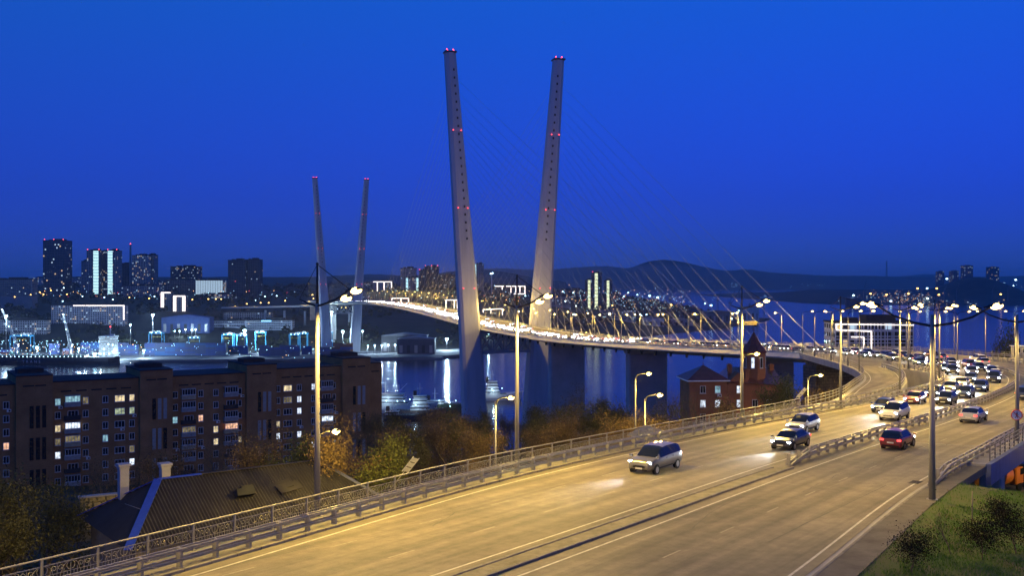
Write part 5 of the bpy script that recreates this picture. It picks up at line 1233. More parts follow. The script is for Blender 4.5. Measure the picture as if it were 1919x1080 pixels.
# near harbour shed and quay equipment
def shed2(px0,px1,yt,yb,Y,label,c,roofc=(0.2,0.2,0.22),pitch=0.12,dep=22):
    a=at(px0,yb,Y); b=at(px1,yt,Y); w=b.x-a.x; z0=max(2.5,min(gz(a.x,Y),a.z)); h=b.z-z0; root=empty('warehouse',((a.x+b.x)/2,Y,z0),0,label,'building')
    mb=MB(); mb.box((0,dep/2,h/2-3),(w,dep,h+6)); mb.build('wall',mat('wh_%d'%(px0),c,0.8,0.2,0.15),root)
    mb=MB(); mb.prism([(-w/2-0.5,h),(w/2+0.5,h),(w/2+0.5,h+0.3),(0,h+0.3+w*pitch*0.5),(-w/2-0.5,h+0.3)],-0.5,dep+0.5,'y'); mb.build('roof',mat('whr_%d'%(px0),roofc,0.6,0.2,0.2),root)
    for k in range(max(2,int(w/9))):
        mb=MB(); mb.box((-w/2+(k+0.5)*w/max(2,int(w/9)),-0.06,h*0.35),(4,0.1,h*0.5)); mb.build('door',DARKST if k%2 else STEEL,root)
    return root
shed2(303,393,596,622,1450,'large dark blue hall behind the container wall',(0.05,0.08,0.22),(0.04,0.06,0.2)); shed2(715,800,630,650,1290,'grey low warehouse right of the far pylon',(0.08,0.08,0.09)); shed2(745,815,636,660,1262,'dark warehouse on the quay left of the near pylon',(0.08,0.08,0.1))
shed2(1205,1245,597,613,1990,'white lit warehouse behind the bridge deck',(0.42,0.45,0.5)); shed2(1385,1423,577,590,2300,'white shipyard hall on the right point of the far shore',(0.5,0.52,0.55)); shed2(1320,1375,585,600,2200,'dark shipyard hall on the far point',(0.10,0.13,0.16)); shed2(1255,1300,600,612,2050,'grey shipyard hall above the deck',(0.2,0.22,0.25))
# shipyard tower cranes
def yard_crane(px,yt,Y,label,jl=22,up=0.9,rz=0.0):
    p=at(px,yt,Y); b=gz(p.x,Y); h=p.z-b; root=empty('harbour_crane',(p.x,Y,b),rz,label,'crane')
    mb=MB(); sec_lattice(mb,(0,0,0),(0,0,h*0.55),4,2.5,8,0.3); mb.build('tower',mat('crane_grey',(0.16,0.16,0.18),0.6,0.2,0.4),root)
    mb=MB(); mb.box((0,0,h*0.58),(5,4,3.5)); mb.build('cab',MATS['crane_grey'],root); mb=MB(); sec_lattice(mb,(0,0,h*0.6),(jl*0.5,0,h),1.6,0.7,10,0.22); mb.build('jib',MATS['crane_grey'],root); return root
for px,yt,Y,lab in ((1256,533,2150,'floodlit harbour crane above the bridge cables'),(1277,548,2200,'harbour crane right of the floodlit one'),(1345,538,2350,'harbour crane on the far point, leftmost of the dark ones'),(1368,545,2350,'dark harbour crane second on the far point'),(1390,548,2400,'dark harbour crane behind the white hall'),(1405,550,2380,'dark harbour crane third on the far point'),(1418,548,2420,'dark harbour crane beside the lamp post'),(1432,552,2420,'dark harbour crane last on the far point'),
                    (1770,532,4060,'thin harbour crane left of the dark hill'),(1793,530,4060,'harbour crane in front of the dark hill'),(1860,530,4080,'harbour crane right of the dark hill'),(1889,524,4100,'harbour crane with red light at the far right'),(1619,525,4020,'tall crane with red lights at the left tip of the peninsula')): yard_crane(px,yt,Y,lab,24)
# ---------------------------------------------------------------- buildings across the bay
WL_Y=emis('city_window_warm',(1.0,0.70,0.36),0.75); WL_W=emis('city_window_white',(0.60,0.82,1.0),0.8); WL_P=emis('city_window_pink',(1.0,0.6,0.75),1.0)
LEDB=emis('led_column',(0.55,0.92,1.0),1.8); LEDY=emis('led_column_warm',(0.90,1.0,0.62),1.7)
wallc={}
def wallm(c):
    k='city_wall_%d_%d_%d'%tuple(int(x*100) for x in c); return mat(k,c,0.8,0.15,0.08)
def strip_box(mb,a,b,t,mi=0):
    """LED tube between two local points on a facade"""
    mb.bar(a,b,t,t,mi,up=(0,1,0))
def building(px0,px1,yt,yb,Y,label,c=(0.16,0.17,0.2),dep=None,lit=0.10,rz=0.0,storey=3.0,bay=3.4,leds=(),cols=(),beacons=0,name='building',roofbox=True,glass=False,bands=False,pink=0.0,group=None,ledm=None,ledt=1.0,litm=None,sink=25):
    a=at(px0,yb,Y); b=at(px1,yt,Y); w=b.x-a.x; h=b.z-a.z; dep=dep or min(w,22); r=random.Random(int(px0*7+yt))
    root=empty(name,((a.x+b.x)/2,Y,a.z),rz,label,'building',group)
    mb=MB(); mb.box((0,dep/2,h/2-sink/2),(w,dep,h+sink)); mb.build('wall',wallm(c),root)
    mb=MB(); mb.box((0,dep/2,h+0.4),(w+0.8,dep+0.8,0.9))
    if roofbox: mb.box((w*0.12,dep/2,h+2.3),(w*0.38,dep*0.6,3.2)); mb.box((-w*0.25,dep*0.4,h+1.6),(w*0.16,dep*0.3,2.0)); mb.tube([(w*0.2,dep/2,h+3),(w*0.2,dep/2,h+8)],0.15,4)
    mb.build('roof',ROOFT,root)
    # windows: small panes proud of the wall, front and side
    mb=MB(); ns=max(1,int(h/storey)); nb=max(1,int(w/bay)); n2=max(1,int(dep/bay))
    for i in range(ns):
        z=(i+0.55)*h/ns
        if bands: mb.box((0,-0.06,z),(w*0.94,0.12,storey*0.42),0)
        for j in range(nb):
            x=-w/2+(j+0.5)*w/nb; q=r.random(); mi=0
            if q<lit*0.7: mi=r.choice((1,1,2,2,2)) if pink==0 else r.choice((1,2,3,3))
            if bands and mi==0: continue
            if litm is not None and mi: mi=litm
            ww=w/nb*(0.82 if glass else 0.5)
            mb.box((x,-0.05-0.05*bands,z),(ww,0.14,h/ns*(0.8 if glass else 0.52)),mi)
        for j in range(n2):
            for sx in (-1,1):
                y=(j+0.5)*dep/n2; mi=0 if r.random()>lit*0.5 else r.choice((1,2)); mb.box((sx*(w/2+0.05),y,z),(0.14,dep/n2*0.5,h/ns*0.52),mi)
    o=mb.build('window_rows',[GLASS,WL_Y,WL_W,WL_P],root); o['kind']='stuff'
    # piers between bays give the facade relief
    if not glass and nb<40:
        mb=MB()
        for j in range(nb+1): mb.box((-w/2+j*w/nb,-0.14,h/2),(0.35,0.28,h))
        for i in range(0,ns+1,1): mb.box((0,-0.08,i*h/ns),(w,0.16,0.25))
        mb.build('facade_ribs',wallm(c),root)
    for u0,u1 in cols:          # lit stair columns, floor by floor
        mb=MB(); x0,x1=-w/2+w*u0,-w/2+w*u1
        for i in range(ns): mb.box(((x0+x1)/2,-0.35,(i+0.5)*h/ns),((x1-x0),0.35,h/ns*0.55))
        mb.build('lit_stairwell',ledm or LEDB,root)
    for (u0,v0,u1,v1) in leds:  # LED outlines: fractions of width and height
        mb=MB(); strip_box(mb,(-w/2+w*u0,-0.5,h*v0),(-w/2+w*u1,-0.5,h*v1),ledt); mb.build('led_strip',ledm or LEDW,root)
    for k in range(beacons):
        mb=MB(); x=-w/2+w*(0.06+0.88*k/max(1,beacons-1)); mb.tube([(x,1,h),(x,1,h+2.2)],0.12,4); mb.ball((x,1,h+2.6),0.9,1,6,4); mb.build('red_beacon',[DARKST,RED],root)
    return root
G=(0.20,0.21,0.24); D=(0.06,0.065,0.08); W_=(0.38,0.38,0.40); BR=(0.18,0.14,0.12)
building(-20,61,524,556,1750,'long office block with banded windows at the left edge',G,20,0.05,bands=True)
building(81,121,451,552,2100,'tall dark tower with red beacons at the left',D,38,0.06,beacons=3,glass=True,storey=3.4)
building(125,161,521,548,3000,'cluster of distant flats right of the dark tower',G,30,0.3)
building(62,80,521,545,3000,'distant pale flats left of the dark tower',W_,30,0.3)
building(163,187,470,560,2050,'left half of the twin tower with lit stair column',G,26,0.10,cols=((0.52,0.92),),beacons=2)
building(187,201,472,560,2065,'recessed middle of the twin tower',D,22,0.3)
building(201,220,470,560,2050,'right half of the twin tower with lit stair column',G,26,0.10,cols=((0.08,0.55),),beacons=2)
building(153,163,490,560,2110,'narrow block left of the twin tower',G,20,0.05)
building(222,246,495,545,2300,'dark slab right of the twin tower',D,22,0.02)
building(248,276,479,548,2150,'pale tower with many lit windows',W_,24,0.22,pink=0)
building(276,289,478,548,2175,'side wing of the pale tower',G,26,0.05)
building(228,302,536,566,1980,'long low institute building in front of the pale tower',G,22,0.10)
building(282,299,528,548,2250,'pale block with rounded roof left of the brown block',W_,22,0.1)
building(320,372,500,528,2350,'mid-rise block with roof storeys above the brown block',D,30,0.18)
building(308,366,525,553,2080,'brown block left of the bright glass building',BR,30,0.04)
gb=building(367,418,526,556,2050,'brightly lit glass-fronted building',(0.3,0.4,0.42),24,1.45,glass=True,storey=4.0,bay=5.0,litm=2)
building(428,460,488,562,2020,'dark tower, left slab',D,26,0.02); building(460,487,487,562,2035,'dark tower, right slab',D,26,0.03,storey=2.8)
building(383,440,552,560,1930,'low lit pavilion under the dark tower',W_,14,0.6,storey=3.0)
building(301,321,548,586,1680,'flats with a white lit corner line, left of two',G,14,0.12,leds=((0.12,0.25,0.12,0.97),(0.28,0.25,0.28,0.97),(0.08,0.98,0.95,0.98)),ledt=1.5)
building(325,348,554,594,1660,'flats with a white lit arch outline, right of two',G,14,0.10,leds=((0.06,0.26,0.06,0.97),(0.2,0.26,0.2,0.97),(0.8,0.26,0.8,0.97),(0.95,0.26,0.95,0.97),(0.04,0.97,0.97,0.97)),ledt=1.5)
building(97,234,573,616,1520,'long pale apartment slab with a white lit roofline',(0.42,0.42,0.46),14,0.16,leds=((0.3,1.0,0.46,1.0),(0.47,1.0,1.0,1.0),(0.99,0.38,0.99,1.0)),pink=0,ledt=1.1)
building(-20,87,601,628,1440,'pale apartment slab at the left edge with lit windows',W_,14,0.24)
building(0,42,566,577,1760,'low lit pavilion at the left edge',W_,16,0.3)
building(400,460,602,620,1500,'white office with dark window bands',(0.55,0.56,0.6),18,0.06,bands=True,storey=3.6)
building(460,548,601,618,1490,'white office wing with glowing blue sign strip',(0.5,0.52,0.56),18,0.04,bands=True,leds=((0.35,0.95,0.55,0.95),),ledm=emis('blue_strip',(0.15,0.55,1.0),6))
building(420,508,586,602,1580,'long beige block above the white office',(0.36,0.34,0.33),16,0.06)
building(496,527,540,560,2500,'pale flats below the left hill, left of two',W_,18,0.12); building(528,561,539,560,2520,'pale flats below the left hill, right of two',W_,18,0.12); building(440,496,545,562,2300,'low row of houses right of the dark tower',G,18,0.15)
building(562,596,545,563,2300,'grey flats left of the far pylon',G,18,0.12); building(675,700,531,552,2500,'grey flats right of the far pylon',G,18,0.1)
building(700,735,528,552,2300,'flats with white lit roofline right of the far pylon',G,16,0.1,leds=((0.0,0.98,1.0,0.98),(0.22,0.1,0.22,0.95),(0.58,0.2,0.58,0.95),(0.98,0.1,0.98,0.95)),ledt=1.5)
building(751,779,503,556,2250,'tan tower above the bridge deck',(0.30,0.28,0.28),26,0.12); building(760,786,521,556,2200,'block with a lit stair column before the tan tower',G,20,0.1,cols=((0.05,0.2),(0.8,0.95)))
building(786,800,507,556,2240,'dark tower left of the near pylon, lower part',D,20,0.1,beacons=1); building(796,822,500,556,2260,'dark tower left of the near pylon with red beacons',D,26,0.10,beacons=3); building(823,852,516,556,2300,'dim block just left of the near pylon',D,20,0.22)
building(735,766,559,578,1850,'block outlined by a white lit frame above the deck',D,14,0.05,leds=((0.0,0.05,0.0,0.98),(0.0,0.98,1.0,0.98),(0.55,0.3,0.55,0.95),(1.0,0.05,1.0,0.98)),ledt=1.2)
building(836,858,562,590,1750,'block outlined by a white lit frame next to the near pylon',D,14,0.06,leds=((0.02,0.1,0.02,0.98),(0.0,0.98,1.0,0.98),(0.72,0.1,0.72,0.95),(0.98,0.1,0.98,0.98)),ledt=1.3)
building(891,907,495,556,2250,'slim tower right of the near pylon left leg',G,22,0.04,cols=((0.0,0.12),))
building(906,942,579,600,1750,'block with a white lit frame between the pylon legs',D,14,0.05,leds=((0.0,0.1,0.0,0.92),(0.0,0.92,1.0,1.0),(0.4,0.2,0.4,0.95),(1.0,0.3,1.0,1.0)),ledt=1.1)
building(928,945,536,560,2150,'block with a short white lit roofline',D,14,0.1,leds=((0.0,0.97,1.0,0.97),(0.8,0.7,0.8,0.95)),ledt=1.4); building(949,985,536,562,2150,'block outlined by white lights between the pylon legs',D,14,0.15,leds=((0.0,0.97,1.0,0.97),(0.25,0.5,0.25,0.95),(0.5,0.5,0.5,0.95),(0.72,0.5,0.72,0.95),(0.98,0.4,0.98,0.97),(0.4,0.42,1.0,0.42)),ledt=1.4)
building(1098,1110,525,580,2200,'left tower of three with yellow-green lit stair column',D,20,0.06,cols=((0.35,0.75),),ledm=LEDY); building(1110,1128,512,580,2190,'tallest of three towers with yellow-green lit stair column',D,22,0.06,cols=((0.28,0.6),),ledm=LEDY,beacons=1); building(1134,1148,526,580,2200,'right tower of three with yellow-green lit stair column',D,20,0.06,cols=((0.25,0.6),),ledm=LEDY)
building(1054,1096,543,580,2350,'dim flats left of the three towers',D,20,0.2); building(1150,1162,548,580,2350,'dim flats right of the three towers',D,20,0.2)
building(1126,1160,580,598,1980,'striped industrial block above the deck, left one',(0.2,0.21,0.25),20,0.03,bands=True,storey=3); building(1162,1192,582,600,1990,'striped industrial block above the deck, right one',(0.3,0.31,0.34),20,0.2,bands=True,storey=3)
building(906,928,555,570,2050,'pale hospital-like block between the pylon legs',W_,18,0.12); building(1035,1070,556,572,2100,'low blocks right of the near pylon',G,20,0.2)
# chimney and lattice mast
p=at(245,548,2250); t=at(245,458,2250); ch=empty('factory_chimney',(p.x,2250,p.z-20),0,'slim factory chimney with red beacon left of the pale tower','chimney'); mb=MB(); mb.tube([(0,0,0),(0,0,t.z-p.z+20)],[3.4,2.0],12); mb.build('shaft',wallm(G),ch); mb=MB(); mb.ball((0,0,t.z-p.z+21),1.3,0,6,4); mb.build('red_beacon',RED,ch)
p=at(922,552,2150); t=at(922,513,2150); fm=empty('floodlight_tower',(p.x,2150,p.z),0,'floodlight tower between the near pylon legs','floodlight'); mb=MB(); mb.tube([(0,0,-10),(0,0,t.z-p.z)],[1.6,1.1],8); mb.build('mast',wallm(W_),fm); mb=MB(); mb.box((0,0,t.z-p.z),(7,2,3)); mb.ball((-2,-1.5,t.z-p.z),1.5,1,6,4); mb.ball((2,-1.5,t.z-p.z+1),1.5,1,6,4); mb.build('lamp_rack',[DARKST,COOLF],fm)
p=at(1662,522,9000); t=at(1662,490,9000); rm=empty('radio_mast',(p.x,11900,200),0,'faint lattice radio mast on the far hills','mast'); rm.location=((1662-960)/F*11900,11900,150); mb=MB(); sec_lattice(mb,(0,0,0),(0,0,185),14,5,16,2.6); mb.build('lattice',wallm(D),rm)
# the white building with LED lines beyond the bend
wb=building(1566,1712,606,668,500,'white office building with bright LED lines beyond the far railing',(0.6,0.6,0.6),18,0.14,storey=3.6,bay=3.4,glass=True,leds=((0.0,0.97,1.0,0.94),(0.01,0.98,0.01,0.80),(0.01,0.8,0.46,0.75),(0.46,0.75,0.46,0.1),(0.2,0.58,0.36,0.58),(0.36,0.58,0.36,0.1)),ledm=LEDW,ledt=0.35,sink=40)
mb=MB(); h=at(0,606,500).z-at(0,668,500).z; w=146/F*500
for i in range(6): mb.box((0,-0.2,h*i/5.0),(w,0.3,0.4))
for j in range(13): mb.box((-w/2+w*j/12,-0.2,h/2),(0.4,0.3,h))
mb.build('facade_grid',MATS['white_paint'],wb)
# right peninsula: blocks and sheds
for px0,px1,yt,yb,lab in ((1760,1770,509,524,'distant tower on the right hill, first from left'),(1785,1797,508,524,'distant tower on the right hill, second from left'),(1807,1824,498,518,'tallest distant tower on the right hill'),(1855,1873,501,524,'distant tower on the right hill, last one')): building(px0,px1,yt,yb+4,5200,lab,D,40,0.18,storey=4.5,bay=8,sink=60)
for px0,px1,yt,yb,lab in ((1775,1786,563,572,'small lit shed on the peninsula shore left of the hill'),(1812,1832,562,572,'lit shed on the peninsula shore below the hill'),(1870,1884,561,572,'lit shed on the peninsula shore at the right'),(1725,1770,556,572,'low port building on the peninsula')): building(px0,px1,yt,yb,3990,lab,(0.3,0.24,0.16),20,0.3,storey=6,bay=9,roofbox=False,sink=4)
# ---------------------------------------------------------------- street lights across the bay
mb=MB(); mb.tube([(0,0,-9),(0,0,0)],0.14,4); fpole=mb.mesh('pole',DARKST)
def lens_mesh(m,r):
    mb=MB(); mb.ball((0,0,0.2),r,0,6,4,(1.2,1.2,0.8)); return mb.mesh('lens',m)
FL={'o':lens_mesh(SODF,0.95),'w':lens_mesh(COOLF,0.95),'O':lens_mesh(SODF,1.5),'W':lens_mesh(COOLF,1.6)}
def farlamp(px,py,Y,k,label,group):
    p=at(px,py,Y); root=empty('street_lamp',p,0,label,'street lamp',group); inst('pole',fpole,root); s=Y/1700.0; inst('lens',FL[k],root,sc=(s,s,s)); return root
ORG='orange street lamps across the bay'
for px,py in ((28,557),(58,553),(82,552),(126,552),(243,558),(280,560),(361,562),(391,561),(405,561),(415,561),(463,570),(489,568),(504,568),(427,586),(445,585),(469,583),(491,581),(513,578),(525,576),(535,564),(542,575),(586,553),(588,560),(640,577),(648,577),(683,605),(703,600),(730,595),(744,587),(1148,573),(96,545),(75,548)): farlamp(px,py,1750,'o','small orange street lamp on the slope across the bay',ORG)
WHT='white lamps across the bay'
for px,py in ((155,556),(196,558),(290,556),(118,565),(212,562),(480,563),(497,556),(519,555),(345,618),(120,540),(66,575),(88,612),(146,618),(820,610),(760,605),(985,555),(972,573),(960,600),(944,640),(908,640),(1010,560),(1060,565),(1080,574),(1175,590),(1212,590),(1075,549),(1170,556),(1200,590),(1055,547),(640,605)): farlamp(px,py,1900,'w','small white lamp on the slope across the bay',WHT)
for px,py,Y,k,lab in ((1218,555,2300,'W','bright white lamp of the shipyard, left one'),(1233,558,2300,'W','dazzling white lamp of the shipyard'),(1195,553,2300,'w','white lamp left of the shipyard'),(1178,549,2400,'w','upper white lamp left of the shipyard'),(1143,589,1950,'W','bright white lamp over the striped block'),(1203,592,1950,'w','white lamp over the white warehouse'),(1258,572,2200,'O','orange-white lamp of the shipyard'),(1322,569,2250,'w','white lamp left of the far point'),(1333,573,2250,'W','bright white lamp on the far point'),(1076,590,1900,'W','bluish lamp right of the near pylon'),(1385,583,2300,'w','white lamp on the far point quay, first'),(1415,584,2350,'w','white lamp on the far point quay, second'),(1372,598,2150,'w','white lamp on the far point quay, third'),(1392,595,2150,'w','white lamp on the far point quay, fourth'),
   (1600,554,3980,'W','white lamp at the tip of the peninsula'),(1632,551,4000,'O','bright orange lamp on the peninsula, first'),(1662,553,4000,'O','orange lamp on the peninsula, second'),(1703,551,4000,'O','bright orange lamp on the peninsula, third'),(1720,541,4100,'O','orange lamp above the peninsula port'),(1760,553,4000,'O','orange lamp left of the dark hill'),(1756,541,4100,'O','orange lamp higher on the peninsula'),(1876,552,4000,'O','orange lamp right of the dark hill'),(1739,560,3980,'W','white lamp on the peninsula shore'),(1670,565,3980,'W','white lamp on the middle of the peninsula shore'),(1738,541,4100,'W','white lamp above the peninsula'),(1904,525,4600,'W','bright white lamp on the slope at the right edge'),(1900,536,4500,'w','white lamp on the slope at the right edge'),(1775,523,5000,'W','greenish white lamp between the distant towers')): farlamp(px,py,Y,k,lab,None)
# uncountable scatter of lights
def scatter(name,label,mats,n,gen,seed):
    r=random.Random(seed); mb=MB()
    for i in range(n):
        px,py,Y,s,mi=gen(r); p=at(px,py,Y); k=s*Y/2000.0; mb.ball((p.x,p.y,p.z),k,mi,5,3)
    tag(mb.build(name,mats),label,'lights',kind='stuff')
SCM=[emis('scatter_warm',(1.0,0.52,0.14),6),emis('scatter_white',(0.4,0.75,1.0),5),emis('scatter_red',(1.0,0.08,0.1),3)]
scatter('city_lights','countless small window and street lights of the city across the bay',SCM,420,lambda r:(r.choice((r.uniform(0,560),r.uniform(660,1180))),r.gauss(575,20) if r.random()<0.5 else r.uniform(545,565),1950,r.uniform(0.3,0.65),r.choice((0,0,0,1,1,1,2))),3)
scatter('port_lights','countless small lights on the peninsula port at the right',SCM,190,lambda r:(r.gauss(1685,42),min(571,r.gauss(559,6)),3960,r.uniform(0.2,0.42),r.choice((0,0,0,1,1))),4)
scatter('shipyard_lights','countless small lights of the shipyard behind the cables',SCM,220,lambda r:(r.gauss(1225,45),r.gauss(566,11),2180,r.uniform(0.2,0.45),r.choice((0,1,1,1))),5)
scatter('quay_lights','countless small lights along the container port quay',SCM,300,lambda r:(r.choice((r.uniform(0,230),r.uniform(0,230),r.uniform(230,660))),r.uniform(638,671),1150 if r.random()<0.5 else 1225,r.uniform(0.3,0.8),r.choice((1,1,1,1,0))),6)
scatter('hill_lights','few tiny lights at the foot of the far hills',SCM,26,lambda r:(r.choice((r.uniform(1480,1550),r.uniform(1370,1390),r.uniform(1880,1919))),r.uniform(530,540),10900,r.uniform(0.25,0.5),1),8)
# overpass on the far shore, lit from its lamps
ov0=at(418,576,1680); ov1=at(655,570,1500); op=empty('far_overpass',ov0,0,'curving overpass on round columns left of the far pylon','bridge'); mb=MB(); pts=[]
for i in range(21):
    t=i/20; q=ov0.lerp(ov1,t)-ov0+Vector((0,-30*math.sin(t*3.14),0)); pts.append(q)
mb.sweep([(q,Vector((0.1,1,0)).normalized()) for q in pts],[(-6,0),(6,0),(6,-2.2),(-6,-2.2)]); fixn(mb.build('deck',FASC,op))
for i in range(5,21,3):
    mb=MB(); mb.cyl((pts[i].x,pts[i].y,-26),1.8,24,10); mb.build('column',PIER,op)
mb=MB(); mb.tube([q+Vector((0,-6,0.9)) for q in pts],0.15,4); mb.build('rail',STEEL,op)
for t in (0.1,0.3,0.5,0.7,0.9):
    q=ov0.lerp(ov1,t)+Vector((0,-30*math.sin(t*3.14),9)); point('street_glow',op,q-ov0,14000,WARM,0.5)
for px,py,Y in ((400,566,1850),(470,585,1600),(120,556,1900),(640,600,1450),(1240,560,2200),(1670,556,3900)):
    pass
# ---------------------------------------------------------------- traffic with lights on, standing where the lanes run
HEADE=emis('headlamp',(0.86,0.93,1.0),60); TAILE=emis('tail_lamp',(1.0,0.05,0.04),5); TYRE=mat('tyre',(0.012,0.012,0.013),0.85,0.1); RIM=mat('rim',(0.35,0.35,0.36),0.35,0.1,metal=0.8); CGL=mat('car_glass',(0.008,0.010,0.014),0.05,0.1,spec=0.7); PLATE=mat('plate',(0.6,0.6,0.58),0.5,0.05)
def paint(name,c):
    m=mat(name,c,0.28,0.04,1.0,spec=0.6); p=m.node_tree.nodes['Principled BSDF']; p.inputs['Coat Weight'].default_value=0.6; p.inputs['Coat Roughness'].default_value=0.08; return m
PAINTS=[('white',paint('paint_white',(0.62,0.62,0.61))),('silver',paint('paint_silver',(0.34,0.35,0.37))),('black',paint('paint_black',(0.015,0.015,0.018))),('dark blue',paint('paint_blue',(0.02,0.04,0.12))),('dark red',paint('paint_red',(0.16,0.015,0.015))),('grey',paint('paint_grey',(0.12,0.12,0.125)))]
SHAPES={
 'sedan':dict(x=[-2.25,-2.2,-2.0,-1.72,-1.35,-1.0,-0.4,0.15,0.45,0.75,1.12,1.5,1.9,2.15,2.25],zb=[0.55,0.86,0.97,1.0,0.99,0.97,0.95,0.93,0.92,0.92,0.90,0.86,0.78,0.68,0.48],zr=[0,0,0,0,1.24,1.40,1.46,1.45,1.38,1.20,0,0,0,0,0],w=[0.60,0.76,0.83,0.86,0.88,0.88,0.88,0.88,0.88,0.88,0.87,0.86,0.82,0.72,0.52]),
 'hatchback':dict(x=[-2.0,-1.97,-1.9,-1.75,-1.4,-1.0,-0.4,0.2,0.5,0.8,1.15,1.5,1.8,2.0,2.08],zb=[0.55,0.90,0.98,1.0,1.0,0.99,0.97,0.95,0.94,0.93,0.92,0.88,0.80,0.70,0.50],zr=[0,0,1.12,1.36,1.50,1.53,1.54,1.51,1.42,1.23,0,0,0,0,0],w=[0.62,0.78,0.83,0.86,0.87,0.87,0.87,0.87,0.87,0.87,0.86,0.85,0.80,0.70,0.52]),
 'suv':dict(x=[-2.3,-2.27,-2.2,-2.05,-1.6,-1.0,-0.3,0.3,0.6,0.9,1.22,1.6,2.0,2.25,2.32],zb=[0.65,1.02,1.12,1.14,1.14,1.12,1.10,1.08,1.07,1.06,1.05,1.02,0.95,0.84,0.60],zr=[0,0,1.30,1.62,1.74,1.76,1.76,1.72,1.60,1.36,0,0,0,0,0],w=[0.70,0.86,0.90,0.93,0.94,0.94,0.94,0.94,0.94,0.94,0.93,0.92,0.88,0.78,0.60])}
def car_meshes(kind):
    S_=SHAPES[kind]; rows=[]; gl=0.26 if kind!='suv' else 0.34
    for x,zb,zr_,w in zip(S_['x'],S_['zb'],S_['zr'],S_['w']):
        top=zr_ if zr_ else zb+0.03; wt=(w*0.74 if zr_ else w*0.80)
        if zr_: k=min(1,(zr_-zb)/0.45); wt=w*(0.90-0.17*k)
        half=[(0,gl),(w*0.88,gl),(w*0.985,gl+0.14),(w,0.5*(gl+zb)),(w*0.985,zb-0.10),(w*0.94,zb),(wt,top-(0.05 if zr_ else 0.005)),(wt*0.6,top),(0,top+0.012)]
        rows.append([(x,y,z) for y,z in half]+[(x,-y,z) for y,z in half[-2:0:-1]])
    n=len(rows[0]); body=MB(); glass=MB(); vs=[v for r in rows for v in r]; fb=[];fg=[]
    zr=S_['zr']; h=9
    def isg(i,j):
        jj=j if j<8 else n-1-j
        if zr[i]==0 and zr[i+1]==0: return False
        if jj==5: return zr[i]>0 and zr[i+1]>0
        if jj in (6,7): return (zr[i]==0) or (zr[i+1]==0) or abs(zr[i+1]-zr[i])/(S_['x'][i+1]-S_['x'][i])>0.30
        return False
    for i in range(len(rows)-1):
        for j in range(n):
            f=(i*n+j,i*n+(j+1)%n,(i+1)*n+(j+1)%n,(i+1)*n+j); (fg if isg(i,j) else fb).append(f)
    fb.append(tuple(range(n))); fb.append(tuple((len(rows)-1)*n+j for j in range(n))[::-1])
    body.add(vs,fb,0,None,True); glass.add(vs,fg,0,None,False)
    # trim: pillars and sills keep the glass in bounds
    x0,x1=S_['x'][0],S_['x'][-1]; wd=max(S_['w'])
    for sy in (-1,1):
        body.box((x1-0.75,sy*(wd+0.06),S_['zb'][10]+0.10),(0.16,0.2,0.13),0); body.box((0.2,sy*wd*0.99,0.40),(1.9,0.03,0.10),1)
        for xd in (0.42,-0.55): body.box((xd-0.3,sy*(wd*0.99),S_['zb'][6]-0.13),(0.2,0.03,0.03),1)
        for xw in (x1-0.83,x0+0.82): body.cyl((0,0,0),0.385,0.02,18,1,M=Matrix.Translation((xw,sy*(wd-0.005) if sy<0 else wd-0.015,0.33))@Matrix.Rotation(R(90) if sy>0 else R(90),4,'X'))
    body.box((x1-0.03,0,0.56),(0.06,0.9,0.16),1); body.box((x1-0.02,0,0.36),(0.08,1.2,0.10),1); body.box((x1+0.01,0,0.45),(0.03,0.5,0.11),2); body.box((x0-0.0,0,0.62),(0.03,0.5,0.11),2); body.box((x0+0.02,0,0.36),(0.08,1.3,0.12),1)
    wh=MB(); wh.tube([(0,-0.11,0),(0,0.11,0)],0.325,18,0); rim=MB(); rim.tube([(0,-0.115,0),(0,0.115,0)],0.21,12,0)
    for k in range(5): rim.box((0.11*math.cos(k*1.2566),-0.12,0.11*math.sin(k*1.2566)),(0.05,0.02,0.05))
    hl=MB(); hl.ball((0,0,0),0.13,0,8,5,(0.5,1.35,0.62)); tl=MB(); tl.box((0,0,0),(0.08,0.30,0.15),bev=0.02)
    return dict(body=body,glass=glass,wheel=wh.mesh('tyre',TYRE),rim=rim.mesh('rim',RIM),head=hl.mesh('headlight',HEADE),tail=tl.mesh('taillight',TAILE),dim=S_,bm={},gm=glass.mesh('windows',CGL))
CARS={k:car_meshes(k) for k in SHAPES}
def car(p,rz,kind,ci,label,group=None,beam=0.0,simple=False,pitch=0.0):
    C_=CARS[kind]; nm,pm=PAINTS[ci]; root=empty('car',p,rz,label,'car',group); root.rotation_euler=(0,pitch,rz)
    if ci not in C_['bm']:
        me=C_['body'].mesh('body',[pm,TYRE,PLATE]); bm=bmesh.new(); bm.from_mesh(me); bmesh.ops.recalc_face_normals(bm,faces=bm.faces); bm.to_mesh(me); bm.free(); C_['bm'][ci]=me
    inst('body',C_['bm'][ci],root); x0,x1=C_['dim']['x'][0],C_['dim']['x'][-1]; wd=max(C_['dim']['w']); zh=C_['dim']['zb'][-3]-0.10
    hs=2.1 if simple else 1.0
    for sy in (-1,1): inst('headlight',C_['head'],root,(x1-0.14,sy*(wd-0.24),zh),(0,0,0),(hs,hs,hs)); inst('taillight',C_['tail'],root,(x0+0.05,sy*(wd-0.22),C_['dim']['zb'][2]-0.16))
    if not simple:
        inst('windows',C_['gm'],root)
        for xw in (x1-0.83,x0+0.82):
            for sy in (-1,1): o=inst('wheel',C_['wheel'],root,(xw,sy*(wd-0.10),0.325)); inst('rim',C_['rim'],o)
    if beam: spot('headlight_beam',root,(x1+0.15,0,zh+0.05),beam,(0.90,0.95,1.0),R(36),1.0,0.2,(0,R(-86.5),0))
    return root
